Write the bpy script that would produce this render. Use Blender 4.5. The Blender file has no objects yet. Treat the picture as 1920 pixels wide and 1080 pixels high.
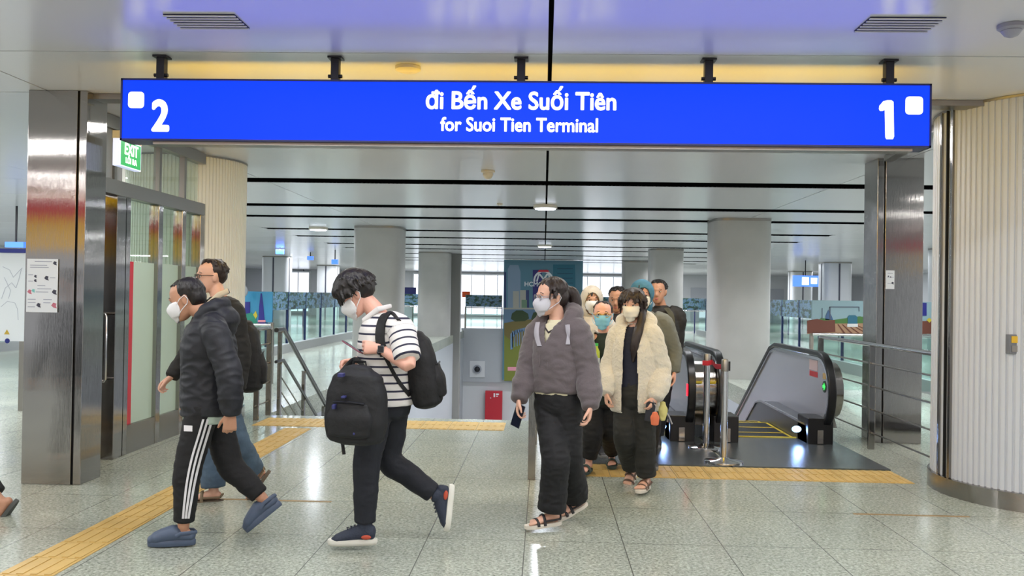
import bpy, bmesh, math, random
from mathutils import Vector, Matrix, noise
from mathutils.bvhtree import BVHTree

C = bpy.context.scene.collection
SC = bpy.context.scene
V = Vector
PI = math.pi

# ------------------------------------------------------------------ camera
F_PX, YAW, PITCH, ROLL = 1650.0, math.radians(2.09), math.radians(0.488), math.radians(0.9)
EYE = V((0, 0, 1.5))
_fw = V((-math.sin(YAW) * math.cos(PITCH), math.cos(YAW) * math.cos(PITCH), math.sin(PITCH)))
_rt = V((math.cos(YAW), math.sin(YAW), 0))
_up = _rt.cross(_fw)
RT = _rt * math.cos(ROLL) + _up * math.sin(ROLL)
UP = _up * math.cos(ROLL) - _rt * math.sin(ROLL)
FW = _fw
cam_data = bpy.data.cameras.new('camera')
cam = bpy.data.objects.new('camera', cam_data)
C.objects.link(cam)
cam_data.sensor_width = 36.0
cam_data.lens = 36.0 * F_PX / 1920.0
cam_data.clip_start = 0.05
cam_data.clip_end = 300
M = Matrix.Identity(4)
for i in range(3):
    M[i][0] = RT[i]; M[i][1] = UP[i]; M[i][2] = -FW[i]; M[i][3] = EYE[i]
cam.matrix_world = M
SC.camera = cam


def at(px, py, Y):
    """world point at depth Y for a reading taken off the photograph"""
    d = RT * ((px - 960) / F_PX) - UP * ((py - 540) / F_PX) + FW
    return EYE + d * (Y / d.y)


# ------------------------------------------------------------------ world and exposure
w = bpy.data.worlds.new('station_air')
SC.world = w
w.use_nodes = True
bg = w.node_tree.nodes['Background']
bg.inputs[0].default_value = (0.90, 0.94, 1.0, 1)
bg.inputs[1].default_value = 0.9
SC.view_settings.view_transform = 'Standard'
SC.view_settings.look = 'None'
SC.view_settings.gamma = 1
SC.view_settings.exposure = -0.22
SC.view_settings.use_curve_mapping = False


def area_light(name, loc, sx, sy, power, col=(1, 0.98, 0.95), rot=(0, 0, 0), spread=None):
    d = bpy.data.lights.new(name, 'AREA')
    d.shape = 'RECTANGLE'; d.size = sx; d.size_y = sy; d.energy = power; d.color = col
    o = bpy.data.objects.new(name, d)
    C.objects.link(o); o.location = loc; o.rotation_euler = rot
    if spread:
        d.spread = math.radians(spread)
    return o


CEIL = 3.02
LIGHT_ROWS = [4.2, 1.4, -1.4, -4.2]
for yy in LIGHT_ROWS:                      # linear ceiling lamps over the hall on the camera's side
    for xx in (-6.0, 0.0, 6.0):
        area_light('ceiling_lamp_light', (xx, yy, CEIL - 0.03), 5.0, 0.14, 95, (1.0, 0.99, 0.98))
for xx in (-1.9, 1.9):                     # unseen lamp row added beyond the portal, brightens the columns
    area_light('portal_fill_light', (xx, 7.9, CEIL - 0.03), 2.6, 0.14, 55, (1.0, 0.99, 0.98))
SLOTS = [11.85, 15.2, 17.45, 20.9, 23.5, 26.85, 29.3, 33.0, 36.6, 39.2]
for yy in SLOTS:                           # unseen lamps added inside the black ceiling slots to light the hall
    for xx, ww in ((-5.6, 2.0), (0.0, 5.0), (5.6, 2.0)):
        if yy > 36 and xx == 0:
            continue
        area_light('slot_fill_light', (xx, yy, CEIL + 0.11), ww, 0.12, 32 * ww, (0.93, 0.96, 1.0), spread=115)
for yy in (14, 22, 30, 38, 47):            # lamps added over the side aisles to brighten them
    for xx in (-10.0, 10.0, -15.5, 15.5):
        area_light('aisle_fill_light', (xx, yy, CEIL - 0.03), 3.4, 0.5, 230, (0.93, 0.96, 1.0))
for yy in (6.5, 10.5):
    for xx in (-7.5, -13.0, 7.5, 13.0):          # added lamps, lift the dark open concourse beside the portal
        area_light('concourse_fill_light', (xx, yy, CEIL - 0.03), 3.0, 0.4, 150, (1, 0.99, 0.97))
for xx in (-9, -3, 3, 9):
    area_light('far_hall_lamp_light', (xx, 50, CEIL - 0.03), 4, 3, 420, (0.95, 0.97, 1.0))
for yy in (24, 31):
    area_light('lower_hall_lamp_light', (0, yy, -0.35), 3.0, 1.0, 110, (1, 0.99, 0.97))

# ------------------------------------------------------------------ materials
MATS = {}


def srgb(r, g, b):
    f = lambda c: ((c / 255 + 0.055) / 1.055) ** 2.4 if c / 255 > 0.04045 else c / 255 / 12.92
    return (f(r), f(g), f(b), 1)


def mat(name, col, rough=0.5, metal=0.0, spec=0.5, bump=None, emis=None, noise_col=None, coat=0.0, sheen=0.0, aniso=None):
    """col is sRGB 0-255.  bump=(scale, strength[, (sx,sy,sz)]); noise_col=(scale, amount)"""
    if name in MATS:
        return MATS[name]
    m = bpy.data.materials.new(name)
    m.use_nodes = True
    nt = m.node_tree
    b = nt.nodes['Principled BSDF']
    b.inputs['Base Color'].default_value = srgb(*col)
    b.inputs['Roughness'].default_value = rough
    b.inputs['Metallic'].default_value = metal
    b.inputs['Specular IOR Level'].default_value = spec
    b.inputs['Coat Weight'].default_value = coat
    b.inputs['Sheen Weight'].default_value = sheen
    if aniso:
        b.inputs['Anisotropic'].default_value = aniso
    tc = None
    if bump or noise_col:
        tc = nt.nodes.new('ShaderNodeTexCoord')
    if noise_col:
        n = nt.nodes.new('ShaderNodeTexNoise'); n.inputs['Scale'].default_value = noise_col[0]
        n.inputs['Detail'].default_value = 4
        nt.links.new(tc.outputs['Object'], n.inputs['Vector'])
        r = nt.nodes.new('ShaderNodeValToRGB')
        c = srgb(*col); a = noise_col[1]
        r.color_ramp.elements[0].color = tuple(max(0, x * (1 - a)) for x in c[:3]) + (1,)
        r.color_ramp.elements[1].color = tuple(min(1, x * (1 + a)) for x in c[:3]) + (1,)
        r.color_ramp.elements[0].position = 0.3; r.color_ramp.elements[1].position = 0.7
        nt.links.new(n.outputs['Fac'], r.inputs['Fac'])
        nt.links.new(r.outputs['Color'], b.inputs['Base Color'])
    if bump:
        n = nt.nodes.new('ShaderNodeTexNoise'); n.inputs['Scale'].default_value = bump[0]
        n.inputs['Detail'].default_value = 3
        src = tc.outputs['Object']
        if len(bump) > 2:
            mp = nt.nodes.new('ShaderNodeMapping'); mp.inputs['Scale'].default_value = bump[2]
            nt.links.new(src, mp.inputs['Vector']); src = mp.outputs['Vector']
        nt.links.new(src, n.inputs['Vector'])
        bp = nt.nodes.new('ShaderNodeBump'); bp.inputs['Strength'].default_value = bump[1]
        bp.inputs['Distance'].default_value = 0.01
        nt.links.new(n.outputs['Fac'], bp.inputs['Height'])
        nt.links.new(bp.outputs['Normal'], b.inputs['Normal'])
    if emis:
        b.inputs['Emission Color'].default_value = srgb(*emis[0])
        b.inputs['Emission Strength'].default_value = emis[1]
    MATS[name] = m
    return m


def glass(name, tint=(235, 245, 240), rough=0.02, refl=0.9):
    if name in MATS:
        return MATS[name]
    m = bpy.data.materials.new(name); m.use_nodes = True
    nt = m.node_tree; nt.nodes.clear()
    o = nt.nodes.new('ShaderNodeOutputMaterial')
    t = nt.nodes.new('ShaderNodeBsdfTransparent'); t.inputs[0].default_value = srgb(*tint)
    g = nt.nodes.new('ShaderNodeBsdfGlossy'); g.inputs['Roughness'].default_value = rough
    g.inputs['Color'].default_value = (refl, refl, refl, 1)
    lw = nt.nodes.new('ShaderNodeFresnel'); lw.inputs['IOR'].default_value = 1.5
    mx = nt.nodes.new('ShaderNodeMixShader')
    ge = nt.nodes.new('ShaderNodeNewGeometry')      # reflect on the outer faces only
    fr_ = nt.nodes.new('ShaderNodeMath'); fr_.operation = 'SUBTRACT'; fr_.inputs[0].default_value = 1
    nt.links.new(ge.outputs['Backfacing'], fr_.inputs[1])
    ml = nt.nodes.new('ShaderNodeMath'); ml.operation = 'MULTIPLY'
    nt.links.new(lw.outputs[0], ml.inputs[0]); nt.links.new(fr_.outputs[0], ml.inputs[1])
    nt.links.new(ml.outputs[0], mx.inputs[0]); nt.links.new(t.outputs[0], mx.inputs[1])
    nt.links.new(g.outputs[0], mx.inputs[2]); nt.links.new(mx.outputs[0], o.inputs[0])
    MATS[name] = m
    return m


STEEL = mat('brushed_steel', (158, 155, 152), 0.07, 1.0, bump=(40, 0.12, (14, 14, 0.12)))
STEEL_D = mat('dull_steel', (150, 147, 142), 0.34, 1.0, bump=(60, 0.06, (30, 30, 0.6)))
CHROME = mat('polished_steel', (205, 205, 208), 0.13, 1.0)
BLACK = mat('black_paint', (22, 24, 34), 0.4)
RUBBER = mat('black_rubber', (14, 14, 18), 0.32)
DARK = mat('dark_gap', (12, 12, 14), 0.8)
GLASS = glass('clear_glass', (240, 247, 244))
GLASS_G = glass('green_tinted_glass', (228, 240, 234))


# ------------------------------------------------------------------ mesh builder
class MB:
    def __init__(s):
        s.v = []; s.f = []; s.mi = []; s.cur = 0

    def add(s, vs, fs):
        n = len(s.v)
        s.v += [tuple(p) for p in vs]
        s.f += [tuple(i + n for i in f) for f in fs]
        s.mi += [s.cur] * len(fs)
        return s

    def box(s, a, b):
        x0, y0, z0 = a; x1, y1, z1 = b
        x0, x1 = min(x0, x1), max(x0, x1); y0, y1 = min(y0, y1), max(y0, y1); z0, z1 = min(z0, z1), max(z0, z1)
        return s.add([(x0, y0, z0), (x1, y0, z0), (x1, y1, z0), (x0, y1, z0), (x0, y0, z1), (x1, y0, z1), (x1, y1, z1), (x0, y1, z1)],
                     [(0, 3, 2, 1), (4, 5, 6, 7), (0, 1, 5, 4), (1, 2, 6, 5), (2, 3, 7, 6), (3, 0, 4, 7)])

    def obox(s, c, ax, ay, az, hx, hy, hz):
        c = V(c); ax = V(ax).normalized() * hx; ay = V(ay).normalized() * hy; az = V(az).normalized() * hz
        vs = [c + ax * i + ay * j + az * k for k in (-1, 1) for (i, j) in ((-1, -1), (1, -1), (1, 1), (-1, 1))]
        return s.add(vs, [(0, 3, 2, 1), (4, 5, 6, 7), (0, 1, 5, 4), (1, 2, 6, 5), (2, 3, 7, 6), (3, 0, 4, 7)])

    def rings(s, rs, cap=True):
        n = len(rs[0]); fs = []
        for k in range(len(rs) - 1):
            for i in range(n):
                j = (i + 1) % n
                fs.append((k * n + i, k * n + j, (k + 1) * n + j, (k + 1) * n + i))
        if cap:
            fs.append(tuple(range(n - 1, -1, -1)))
            fs.append(tuple((len(rs) - 1) * n + i for i in range(n)))
        return s.add([p for r in rs for p in r], fs)

    def tube(s, pts, r, n=10, flat=1.0, ref=None, cap=True):
        pts = [V(p) for p in pts]
        if not isinstance(r, (list, tuple)):
            r = [r] * len(pts)
        rs = []; u = None
        for k, p in enumerate(pts):
            a = pts[max(0, k - 1)]; b = pts[min(len(pts) - 1, k + 1)]
            t = (b - a).normalized()
            if u is None:
                u = V(ref) if ref is not None else (V((0, 0, 1)) if abs(t.z) < 0.9 else V((1, 0, 0)))
            if ref is not None:
                u = V(ref)
            u = (u - t * u.dot(t))
            if u.length < 1e-5:
                u = t.orthogonal()
            u.normalize()
            v = t.cross(u)
            rs.append([p + u * (math.cos(2 * PI * i / n) * r[k]) + v * (math.sin(2 * PI * i / n) * r[k] * flat) for i in range(n)])
        return s.rings(rs, cap)

    def cyl(s, a, b, r, n=24, r2=None):
        return s.tube([a, b], [r, r if r2 is None else r2], n)

    def lathe(s, c, prof, n=32):
        """prof = [(r, z)...] about a vertical axis at c"""
        c = V(c)
        rs = [[c + V((math.cos(2 * PI * i / n) * max(r, 1e-4), math.sin(2 * PI * i / n) * max(r, 1e-4), z)) for i in range(n)] for r, z in prof]
        return s.rings(rs)

    def ell(s, c, ax, ay, az, rx, ry, rz, n=16, m=10):
        c = V(c); ax = V(ax); ay = V(ay); az = V(az)
        rs = []
        for k in range(m + 1):
            a = -PI / 2 + PI * k / m
            a = max(-PI / 2 + 0.03, min(PI / 2 - 0.03, a))
            rs.append([c + az * (math.sin(a) * rz) + ax * (math.cos(a) * math.cos(2 * PI * i / n) * rx) + ay * (math.cos(a) * math.sin(2 * PI * i / n) * ry) for i in range(n)])
        return s.rings(rs)

    def prism(s, poly, axis, d0, d1):
        """poly: 2D list; axis 'x': (y,z) plane, 'y': (x,z), 'z': (x,y)"""
        def P(p, d):
            return {'x': (d, p[0], p[1]), 'y': (p[0], d, p[1]), 'z': (p[0], p[1], d)}[axis]
        n = len(poly)
        vs = [P(p, d0) for p in poly] + [P(p, d1) for p in poly]
        fs = [tuple(range(n)), tuple(range(2 * n - 1, n - 1, -1))] + [(i, i + n, (i + 1) % n + n, (i + 1) % n) for i in range(n)]
        return s.add(vs, fs)

    def strip(s, path, axis, d0, d1, th):
        """thick band following a 2D path in the plane normal to axis"""
        L = []; R = []
        for k, p in enumerate(path):
            a = V(path[max(0, k - 1)]); b = V(path[min(len(path) - 1, k + 1)])
            t = (b - a).normalized(); nn = V((-t.y, t.x))
            L.append(V(p) + nn * th / 2); R.append(V(p) - nn * th / 2)
        rs = []
        for l, r in zip(L, R):
            def P(q, d):
                return V({'x': (d, q[0], q[1]), 'y': (q[0], d, q[1]), 'z': (q[0], q[1], d)}[axis])
            rs.append([P(l, d0), P(l, d1), P(r, d1), P(r, d0)])
        return s.rings(rs)

    def mesh(s, name, smooth=False, off=None):
        me = bpy.data.meshes.new(name)
        if off is not None and off.length > 0:
            ox, oy, oz = off
            vs = [(x - ox, y - oy, z - oz) for x, y, z in s.v]
        else:
            vs = s.v
        me.from_pydata(vs, [], s.f)
        bm = bmesh.new(); bm.from_mesh(me)
        bmesh.ops.recalc_face_normals(bm, faces=bm.faces)
        bm.to_mesh(me); bm.free()
        if smooth:
            me.polygons.foreach_set('use_smooth', [True] * len(me.polygons))
            if smooth != 'all':
                try:
                    me.set_sharp_from_angle(angle=math.radians(40))
                except Exception:
                    pass
        if any(s.mi):
            me.polygons.foreach_set('material_index', s.mi)
        return me


def thing(name, label, cat, loc=(0, 0, 0), group=None):
    o = bpy.data.objects.new(name, None)
    o.empty_display_size = 0.2
    C.objects.link(o); o.location = loc
    o['label'] = label; o['category'] = cat
    if group:
        o['group'] = group
    return o


def rootloc(p):
    L = V((0, 0, 0))
    while p is not None:
        L += p.location; p = p.parent
    return L


def part(name, mb, m, parent=None, smooth=False, label=None, bevel=0):
    me = mb.mesh(name, smooth, rootloc(parent)) if isinstance(mb, MB) else mb
    o = bpy.data.objects.new(name, me)
    C.objects.link(o)
    if parent is not None:
        o.parent = parent
    for mm in (m if isinstance(m, (list, tuple)) else [m]):
        me.materials.append(mm)
    if bevel:
        b = o.modifiers.new('bevel', 'BEVEL'); b.width = bevel; b.segments = 2; b.limit_method = 'ANGLE'
    if label:
        o['label'] = label
    return o


def single(name, mb, m, label, cat, group=None, smooth=False, bevel=0):
    o = part(name, mb, m, None, smooth, None, bevel)
    o['label'] = label; o['category'] = cat
    if group:
        o['group'] = group
    return o


def struct(name, mb, m, parent=None, smooth=False):
    o = part(name, mb, m, parent, smooth)
    if parent is None:
        o['kind'] = 'structure'
    return o


def kids(o):
    return [c for c in C.objects if c.parent == o]


def dup(o, delta, label, group=None, parent=None):
    """a copy of a thing with its parts and sub-parts, moved by delta"""
    c = o.copy(); C.objects.link(c)
    if parent is None:
        c.location = V(o.location) + V(delta)
        c['label'] = label
        if group:
            c['group'] = group
    else:
        c.parent = parent
    for ch in kids(o):
        dup(ch, None, None, None, c)
    return c


def text_mesh(txt, size, bold=0.0, ext=0.004, align='CENTER', sx=1.0, space=1.0):
    """flat lettering mesh standing in the x-z plane, reading from -y"""
    cu = bpy.data.curves.new('lettering', 'FONT')
    cu.body = txt; cu.size = size; cu.extrude = ext; cu.align_x = align
    cu.resolution_u = 4; cu.space_character = space
    ob = bpy.data.objects.new('lettering', cu); C.objects.link(ob)
    dg = bpy.context.evaluated_depsgraph_get()
    me = bpy.data.meshes.new_from_object(ob.evaluated_get(dg))
    bpy.data.objects.remove(ob); bpy.data.curves.remove(cu)
    vs = [(v.co.x * sx, -v.co.z, v.co.y) for v in me.vertices]
    fs = [tuple(p.vertices) for p in me.polygons]
    bpy.data.meshes.remove(me)
    mb = MB()
    for k in range(9 if bold else 1):          # thicken the strokes
        dx = math.cos(k * PI / 4) * bold if k < 8 else 0
        dz = math.sin(k * PI / 4) * bold if k < 8 else 0
        mb.add([(x + dx, y - k * 0.00005, z + dz) for x, y, z in vs], fs)
    out = bpy.data.meshes.new('lettering'); out.from_pydata(mb.v, [], mb.f)
    return out


def text_part(name, txt, size, pos, m, parent, rotz=0.0, **k):
    me = text_mesh(txt, size, **k)
    R = Matrix.Rotation(rotz, 4, 'Z')
    L = rootloc(parent)
    for v in me.vertices:
        v.co = R @ v.co + V(pos) - L
    o = bpy.data.objects.new(name, me); C.objects.link(o); o.parent = parent
    me.materials.append(m)
    return o
# ------------------------------------------------------------------ setting: floor, ceiling, walls
def granite():
    m = bpy.data.materials.new('speckled_granite'); m.use_nodes = True
    nt = m.node_tree; b = nt.nodes['Principled BSDF']; N = nt.nodes.new; Lk = nt.links.new
    tc = N('ShaderNodeTexCoord')
    n1 = N('ShaderNodeTexNoise'); n1.inputs['Scale'].default_value = 55; n1.inputs['Detail'].default_value = 4; n1.inputs['Roughness'].default_value = 0.75
    n2 = N('ShaderNodeTexVoronoi'); n2.inputs['Scale'].default_value = 70
    n3 = N('ShaderNodeTexNoise'); n3.inputs['Scale'].default_value = 1.4; n3.inputs['Detail'].default_value = 2
    for n in (n1, n2, n3):
        Lk(tc.outputs['Object'], n.inputs['Vector'])
    r = N('ShaderNodeValToRGB'); e = r.color_ramp.elements
    e[0].position = 0.33; e[0].color = srgb(100, 107, 99)
    e[1].position = 0.66; e[1].color = srgb(202, 207, 196)
    x = r.color_ramp.elements.new(0.45); x.color = srgb(160, 166, 154)
    x = r.color_ramp.elements.new(0.55); x.color = srgb(180, 186, 174)
    Lk(n1.outputs['Fac'], r.inputs['Fac'])
    r2 = N('ShaderNodeValToRGB'); e = r2.color_ramp.elements
    e[0].position = 0.0; e[0].color = (0.62, 0.62, 0.62, 1); e[1].position = 1.0; e[1].color = (1.12, 1.12, 1.12, 1)
    Lk(n2.outputs['Color'], r2.inputs['Fac'])
    mu = N('ShaderNodeMixRGB'); mu.blend_type = 'MULTIPLY'; mu.inputs[0].default_value = 0.8
    Lk(r.outputs[0], mu.inputs[1]); Lk(r2.outputs[0], mu.inputs[2])
    r3 = N('ShaderNodeValToRGB'); e = r3.color_ramp.elements
    e[0].position = 0.3; e[0].color = (0.9, 0.9, 0.9, 1); e[1].position = 0.7; e[1].color = (1.05, 1.04, 1.02, 1)
    Lk(n3.outputs['Fac'], r3.inputs['Fac'])
    m2 = N('ShaderNodeMixRGB'); m2.blend_type = 'MULTIPLY'; m2.inputs[0].default_value = 1
    Lk(mu.outputs[0], m2.inputs[1]); Lk(r3.outputs[0], m2.inputs[2])
    sp = N('ShaderNodeSeparateXYZ'); Lk(tc.outputs['Object'], sp.inputs[0])

    def seam(sock, off, per, wd):
        a = N('ShaderNodeMath'); a.operation = 'SUBTRACT'; Lk(sock, a.inputs[0]); a.inputs[1].default_value = off - per * 100
        d = N('ShaderNodeMath'); d.operation = 'MODULO'; Lk(a.outputs[0], d.inputs[0]); d.inputs[1].default_value = per
        l = N('ShaderNodeMath'); l.operation = 'LESS_THAN'; Lk(d.outputs[0], l.inputs[0]); l.inputs[1].default_value = wd
        return l
    s1 = seam(sp.outputs[0], -0.097, 0.6, 0.006); s2 = seam(sp.outputs[1], 7.2, 0.9, 0.006)
    mx = N('ShaderNodeMath'); mx.operation = 'MAXIMUM'; Lk(s1.outputs[0], mx.inputs[0]); Lk(s2.outputs[0], mx.inputs[1])
    mm = N('ShaderNodeMixRGB'); Lk(mx.outputs[0], mm.inputs[0]); Lk(m2.outputs[0], mm.inputs[1]); mm.inputs[2].default_value = srgb(92, 94, 88)
    Lk(mm.outputs[0], b.inputs['Base Color'])
    b.inputs['Roughness'].default_value = 0.17
    b.inputs['Specular IOR Level'].default_value = 0.5
    return m


GRAN = granite()
CEILM = mat('glossy_ceiling_panel', (214, 214, 220), 0.22, 0.0, 0.6, bump=(3.0, 0.015, (1, 4, 1)))
WHITEP = mat('white_wall_panel', (206, 208, 214), 0.35)
CREAM = mat('pale_fluted_cladding', (200, 204, 212), 0.45)
CREAM2 = mat('cream_fluted_cladding', (238, 236, 228), 0.45)
GREYCOL = mat('grey_column_plaster', (180, 178, 176), 0.6, noise_col=(2.0, 0.05))
GREYW = mat('grey_wall_panel', (172, 176, 184), 0.4)
CURB = mat('grey_stone_curb', (150, 152, 154), 0.4)

VX0, VX1, VY0, VY1 = -3.35, 3.35, 10.6, 37.0       # the stairwell opening
XE = 20.0
fl = MB()
fl.box((-XE, -8, -0.3), (XE, VY0, 0))
fl.box((-XE, VY0, -0.3), (VX0, VY1, 0)); fl.box((VX1, VY0, -0.3), (XE, VY1, 0))
fl.box((-XE, VY1, -0.3), (XE, 58, 0))
# escalator wells are open in front of the stair edge
fl = MB()
EX0, EX1, EY0 = 0.32, 3.15, 9.62
fl.box((-XE, -8, -0.3), (XE, EY0, 0))
fl.box((-XE, EY0, -0.3), (EX0, VY0, 0)); fl.box((EX1, EY0, -0.3), (XE, VY0, 0))
fl.box((-XE, VY0, -0.3), (VX0, VY1, 0)); fl.box((VX1, VY0, -0.3), (XE, VY1, 0))
fl.box((-XE, VY1, -0.3), (XE, 58, 0))
struct('floor', fl, GRAN)

ce = MB()
JW = 0.012
H1 = CEIL + 0.006
xs_ce = [-XE, -3.84, 3.84, XE]


def ceil_piece(x0, x1, y0, y1):
    ce.box((x0 + JW / 2, y0, CEIL), (x1 - JW / 2, y1, H1))


# ceiling panels, split at the dark joints and at the slots
ysl = []
y = -8.0
for s in SLOTS:
    ysl.append((y, s - 0.21)); y = s + 0.21
ysl.append((y, 60.0))
for (a, b) in ysl:
    cuts = [a]
    for q in (5.52, 6.68):
        if a < q < b:
            cuts.append(q)
    cuts.append(b)
    for c0, c1 in zip(cuts[:-1], cuts[1:]):
        g = 0.006
        for (x0, x1) in ((-6.72, -3.84), (-3.84, 0.008), (0.024, 3.84), (3.84, 6.72)):
            ceil_piece(x0, x1, c0 + (g if c0 != a else 0), c1 - (g if c1 != b else 0))
for (x0, x1) in ((-XE, -6.72), (6.72, XE)):
    yy = -8.0
    while yy < 60:
        ce.box((x0, yy + 0.006, CEIL), (x1, min(60, yy + 2.0) - 0.006, H1)); yy += 2.0
struct('ceiling', ce, CEILM)
for s in SLOTS:
    ch = MB(); z0, z1 = CEIL - 0.002, CEIL + 0.13
    ch.box((-6.74, s - 0.225, z0), (6.74, s - 0.21, z1)); ch.box((-6.74, s + 0.21, z0), (6.74, s + 0.225, z1))
    ch.box((-6.74, s - 0.225, z1), (6.74, s + 0.225, z1 + 0.02)); struct('trim_%d' % (20 + SLOTS.index(s)), ch, mat('slot_black', (8, 8, 10), 0.95, spec=0.05))
top = MB(); top.box((-XE, -8, CEIL + 0.32), (XE, 60, CEIL + 0.45))
struct('ceiling', top, DARK)

bw = MB()
bw.box((-XE, 58, -0.3), (XE, 58.3, 3.4))
struct('wall_far', bw, WHITEP)
for nm, x in (('wall_left', -XE), ('wall_right', XE)):
    q = MB(); q.box((x - 0.15, 16, -0.3), (x + 0.15, 58, 3.4)); struct(nm, q, WHITEP)
# stairwell lining and lower hall
q = MB()
q.box((VX0 - 0.12, VY0, -5), (VX0, VY1, -0.3)); struct('wall_stairwell_left', q, GREYW)
q = MB(); q.box((VX1, VY0, -5), (VX1 + 0.12, VY1, -0.3)); struct('wall_stairwell_right', q, GREYW)
q = MB(); q.box((VX0, VY1 + 0.02, -5), (VX1, VY1 + 0.3, -2.15)); struct('wall_lower_far', q, WHITEP)
q = MB(); q.box((VX0 - 0.1, VY1 - 0.12, -2.15), (VX1 + 0.1, VY1 + 0.02, 0.1)); struct('wall_stairwell_far', q, GREYW)
q = MB(); q.box((VX0, 14, -5.3), (VX1, VY1, -5)); struct('floor', q, GRAN)
# bulkhead over the portal
q = MB(); q.box((-3.95, 6.70, CEIL - 0.045), (3.3, 6.86, CEIL - 0.002)); struct('trim_1', q, STEEL_D)
q = MB()
q.prism([(3.52, 9.3), (3.62, 9.3), (3.34, 7.1), (3.24, 7.1)], 'z', CEIL - 0.06, CEIL - 0.002)
struct('trim_2', q, STEEL_D)
# brass expansion strips let into the floor
BR = mat('brass_strip', (176, 146, 104), 0.35, 0.5)
q = MB(); q.box((-2.52, 6.26, 0), (-1.5, 6.285, 0.003)); struct('trim_3', q, BR)
q = MB(); q.box((2.2, 6.28, 0), (3.0, 6.305, 0.003)); struct('trim_4', q, BR)

# lit far windows: daylight at the end of the hall
WIN = mat('daylit_frosted_window', (240, 244, 255), 0.3, emis=((236, 242, 255), 2.0))
FRW = mat('white_window_frame', (225, 228, 232), 0.4)
nwin = 0
for (x0, x1) in ((-5.6, -2.6), (2.0, 5.4), (6.6, 8.0), (-8.6, -7.0), (-18, -15.6)):
    nwin += 1
    q = MB(); q.box((x0, 57.9, 0.25), (x1, 57.97, 2.8))
    o = struct('window_%d' % nwin, q, WIN)
    f = MB(); f.box((x0 - 0.08, 57.8, 0.15), (x0, 58, 2.9)); f.box((x1, 57.8, 0.15), (x1 + 0.08, 58, 2.9))
    f.box((x0, 57.8, 2.8), (x1, 58, 2.9)); f.box((x0, 57.8, 0.15), (x1, 58, 0.25))
    k = x0 + 0.8
    while k < x1 - 0.2:
        f.box((k, 57.82, 0.25), (k + 0.06, 57.95, 2.8)); k += 0.85
    part('window_frame', f, FRW, o)

# ------------------------------------------------------------------ tactile paving
TAC = mat('yellow_tactile_tile', (198, 166, 100), 0.42, noise_col=(6, 0.10))


def tactile(x0, x1, y0, y1, label, bars='x', step=0.3):
    m = MB()
    t = 0.004
    nx = max(1, round((x1 - x0) / step)); ny = max(1, round((y1 - y0) / step))
    dx = (x1 - x0) / nx; dy = (y1 - y0) / ny
    for i in range(nx):
        for j in range(ny):
            a = x0 + i * dx; b = y0 + j * dy
            m.box((a + 0.003, b + 0.003, 0), (a + dx - 0.003, b + dy - 0.003, t))
            for k in range(4):
                if bars == 'y':
                    q = a + dx * (k + 0.5) / 4
                    m.box((q - 0.017, b + 0.015, t), (q + 0.017, b + dy - 0.015, t + 0.004))
                else:
                    q = b + dy * (k + 0.5) / 4
                    m.box((a + 0.015, q - 0.017, t), (a + dx - 0.015, q + 0.017, t + 0.004))
    return single('tactile_paving', m, TAC, label, 'tactile paving', 'yellow tactile paving strips')


tactile(-2.83, -2.53, 2.7, 9.6, 'long yellow tactile strip running away from the camera along the left side of the floor', 'y')
tactile(-3.25, -0.42, 9.75, 10.35, 'yellow tactile band across the top of the stairs behind the man in the striped shirt', 'y')
tactile(0.30, 3.08, 7.38, 7.90, 'yellow tactile band in front of the dark escalator landing', 'y', 0.28)

# ------------------------------------------------------------------ plain columns
def column(px, Yc, w_, label, z0=0.0, name='column', m=None, group='plain grey columns'):
    r = thing(name, label, 'column', (px, Yc, z0), group)
    b = MB()
    n = 40
    h = w_ / 2
    pr = []
    for i in range(n):       # square column with generously rounded corners
        a = 2 * PI * i / n
        ca, sa = math.cos(a), math.sin(a)
        k = (abs(ca) ** 5 + abs(sa) ** 5) ** (-1 / 5)
        pr.append((px + ca * k * h, Yc + sa * k * h))
    b.prism(pr, 'z', z0, CEIL - 0.004)
    part('shaft', b, m or GREYCOL, r, True)
    j = MB()
    j.prism([(px + (x - px) * 1.012, Yc + (y - Yc) * 1.012) for x, y in pr], 'z', CEIL - 0.05, CEIL - 0.002)
    part('top_trim', j, STEEL_D, r, True)
    return r


column(3.74, 17.15, 1.09, 'large plain grey column rising behind the right escalator, widest of the grey ones', -5)
column(-3.79, 20.15, 1.09, 'plain grey column directly behind the head of the man in the striped shirt', -5)
column(-3.98, 31.9, 1.14, 'pale grey column to the right of the black backpack', -5)
column(3.8, 27.8, 1.04, 'plain grey column right behind the bareheaded man at the back of the group', -5)
column(3.86, 37.6, 1.10, 'far grey column above the dark haired person between the hooded ones', -5)
q = MB(); q.box((-3.68, 32.6, -5), (-3.12, 33.1, CEIL - 0.004))
o = single('column', q, mat('dark_grey_pier', (132, 131, 130), 0.6), 'narrow darker grey pier touching the pale column on its right', 'column')
SEAM = mat('dark_seam', (70, 72, 88), 0.5)
for (px, Yc, lab) in ((-11.5, 37.5, 'white panelled column with a dark seam left of the far glass barrier'), (-12.0, 48.5, 'farther white panelled column behind the fringe of the bowed head'),
                      (11.45, 25.1, 'white panelled column seen between the right steel pillar and the fluted column'), (11.6, 35.6, 'white panelled column left of the right steel pillar in the far hall'),
                      (13.5, 47, 'small far white column beside the door left of the right steel pillar')):
    r = column(px, Yc, 1.1, lab, 0, 'column', WHITEP, 'white columns in the far hall')
    sgn = 1 if px > 0 else -1
    s = MB(); s.box((px - sgn * 0.0 - 0.03, Yc - 0.57, 0), (px + 0.03, Yc - 0.54, CEIL - 0.06)); part('seam', s, SEAM, r)
    s = MB(); s.box((px - sgn * 0.57, Yc - 0.1, 0), (px - sgn * 0.55, Yc - 0.06, CEIL - 0.06)); part('seam', s, SEAM, r)

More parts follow.
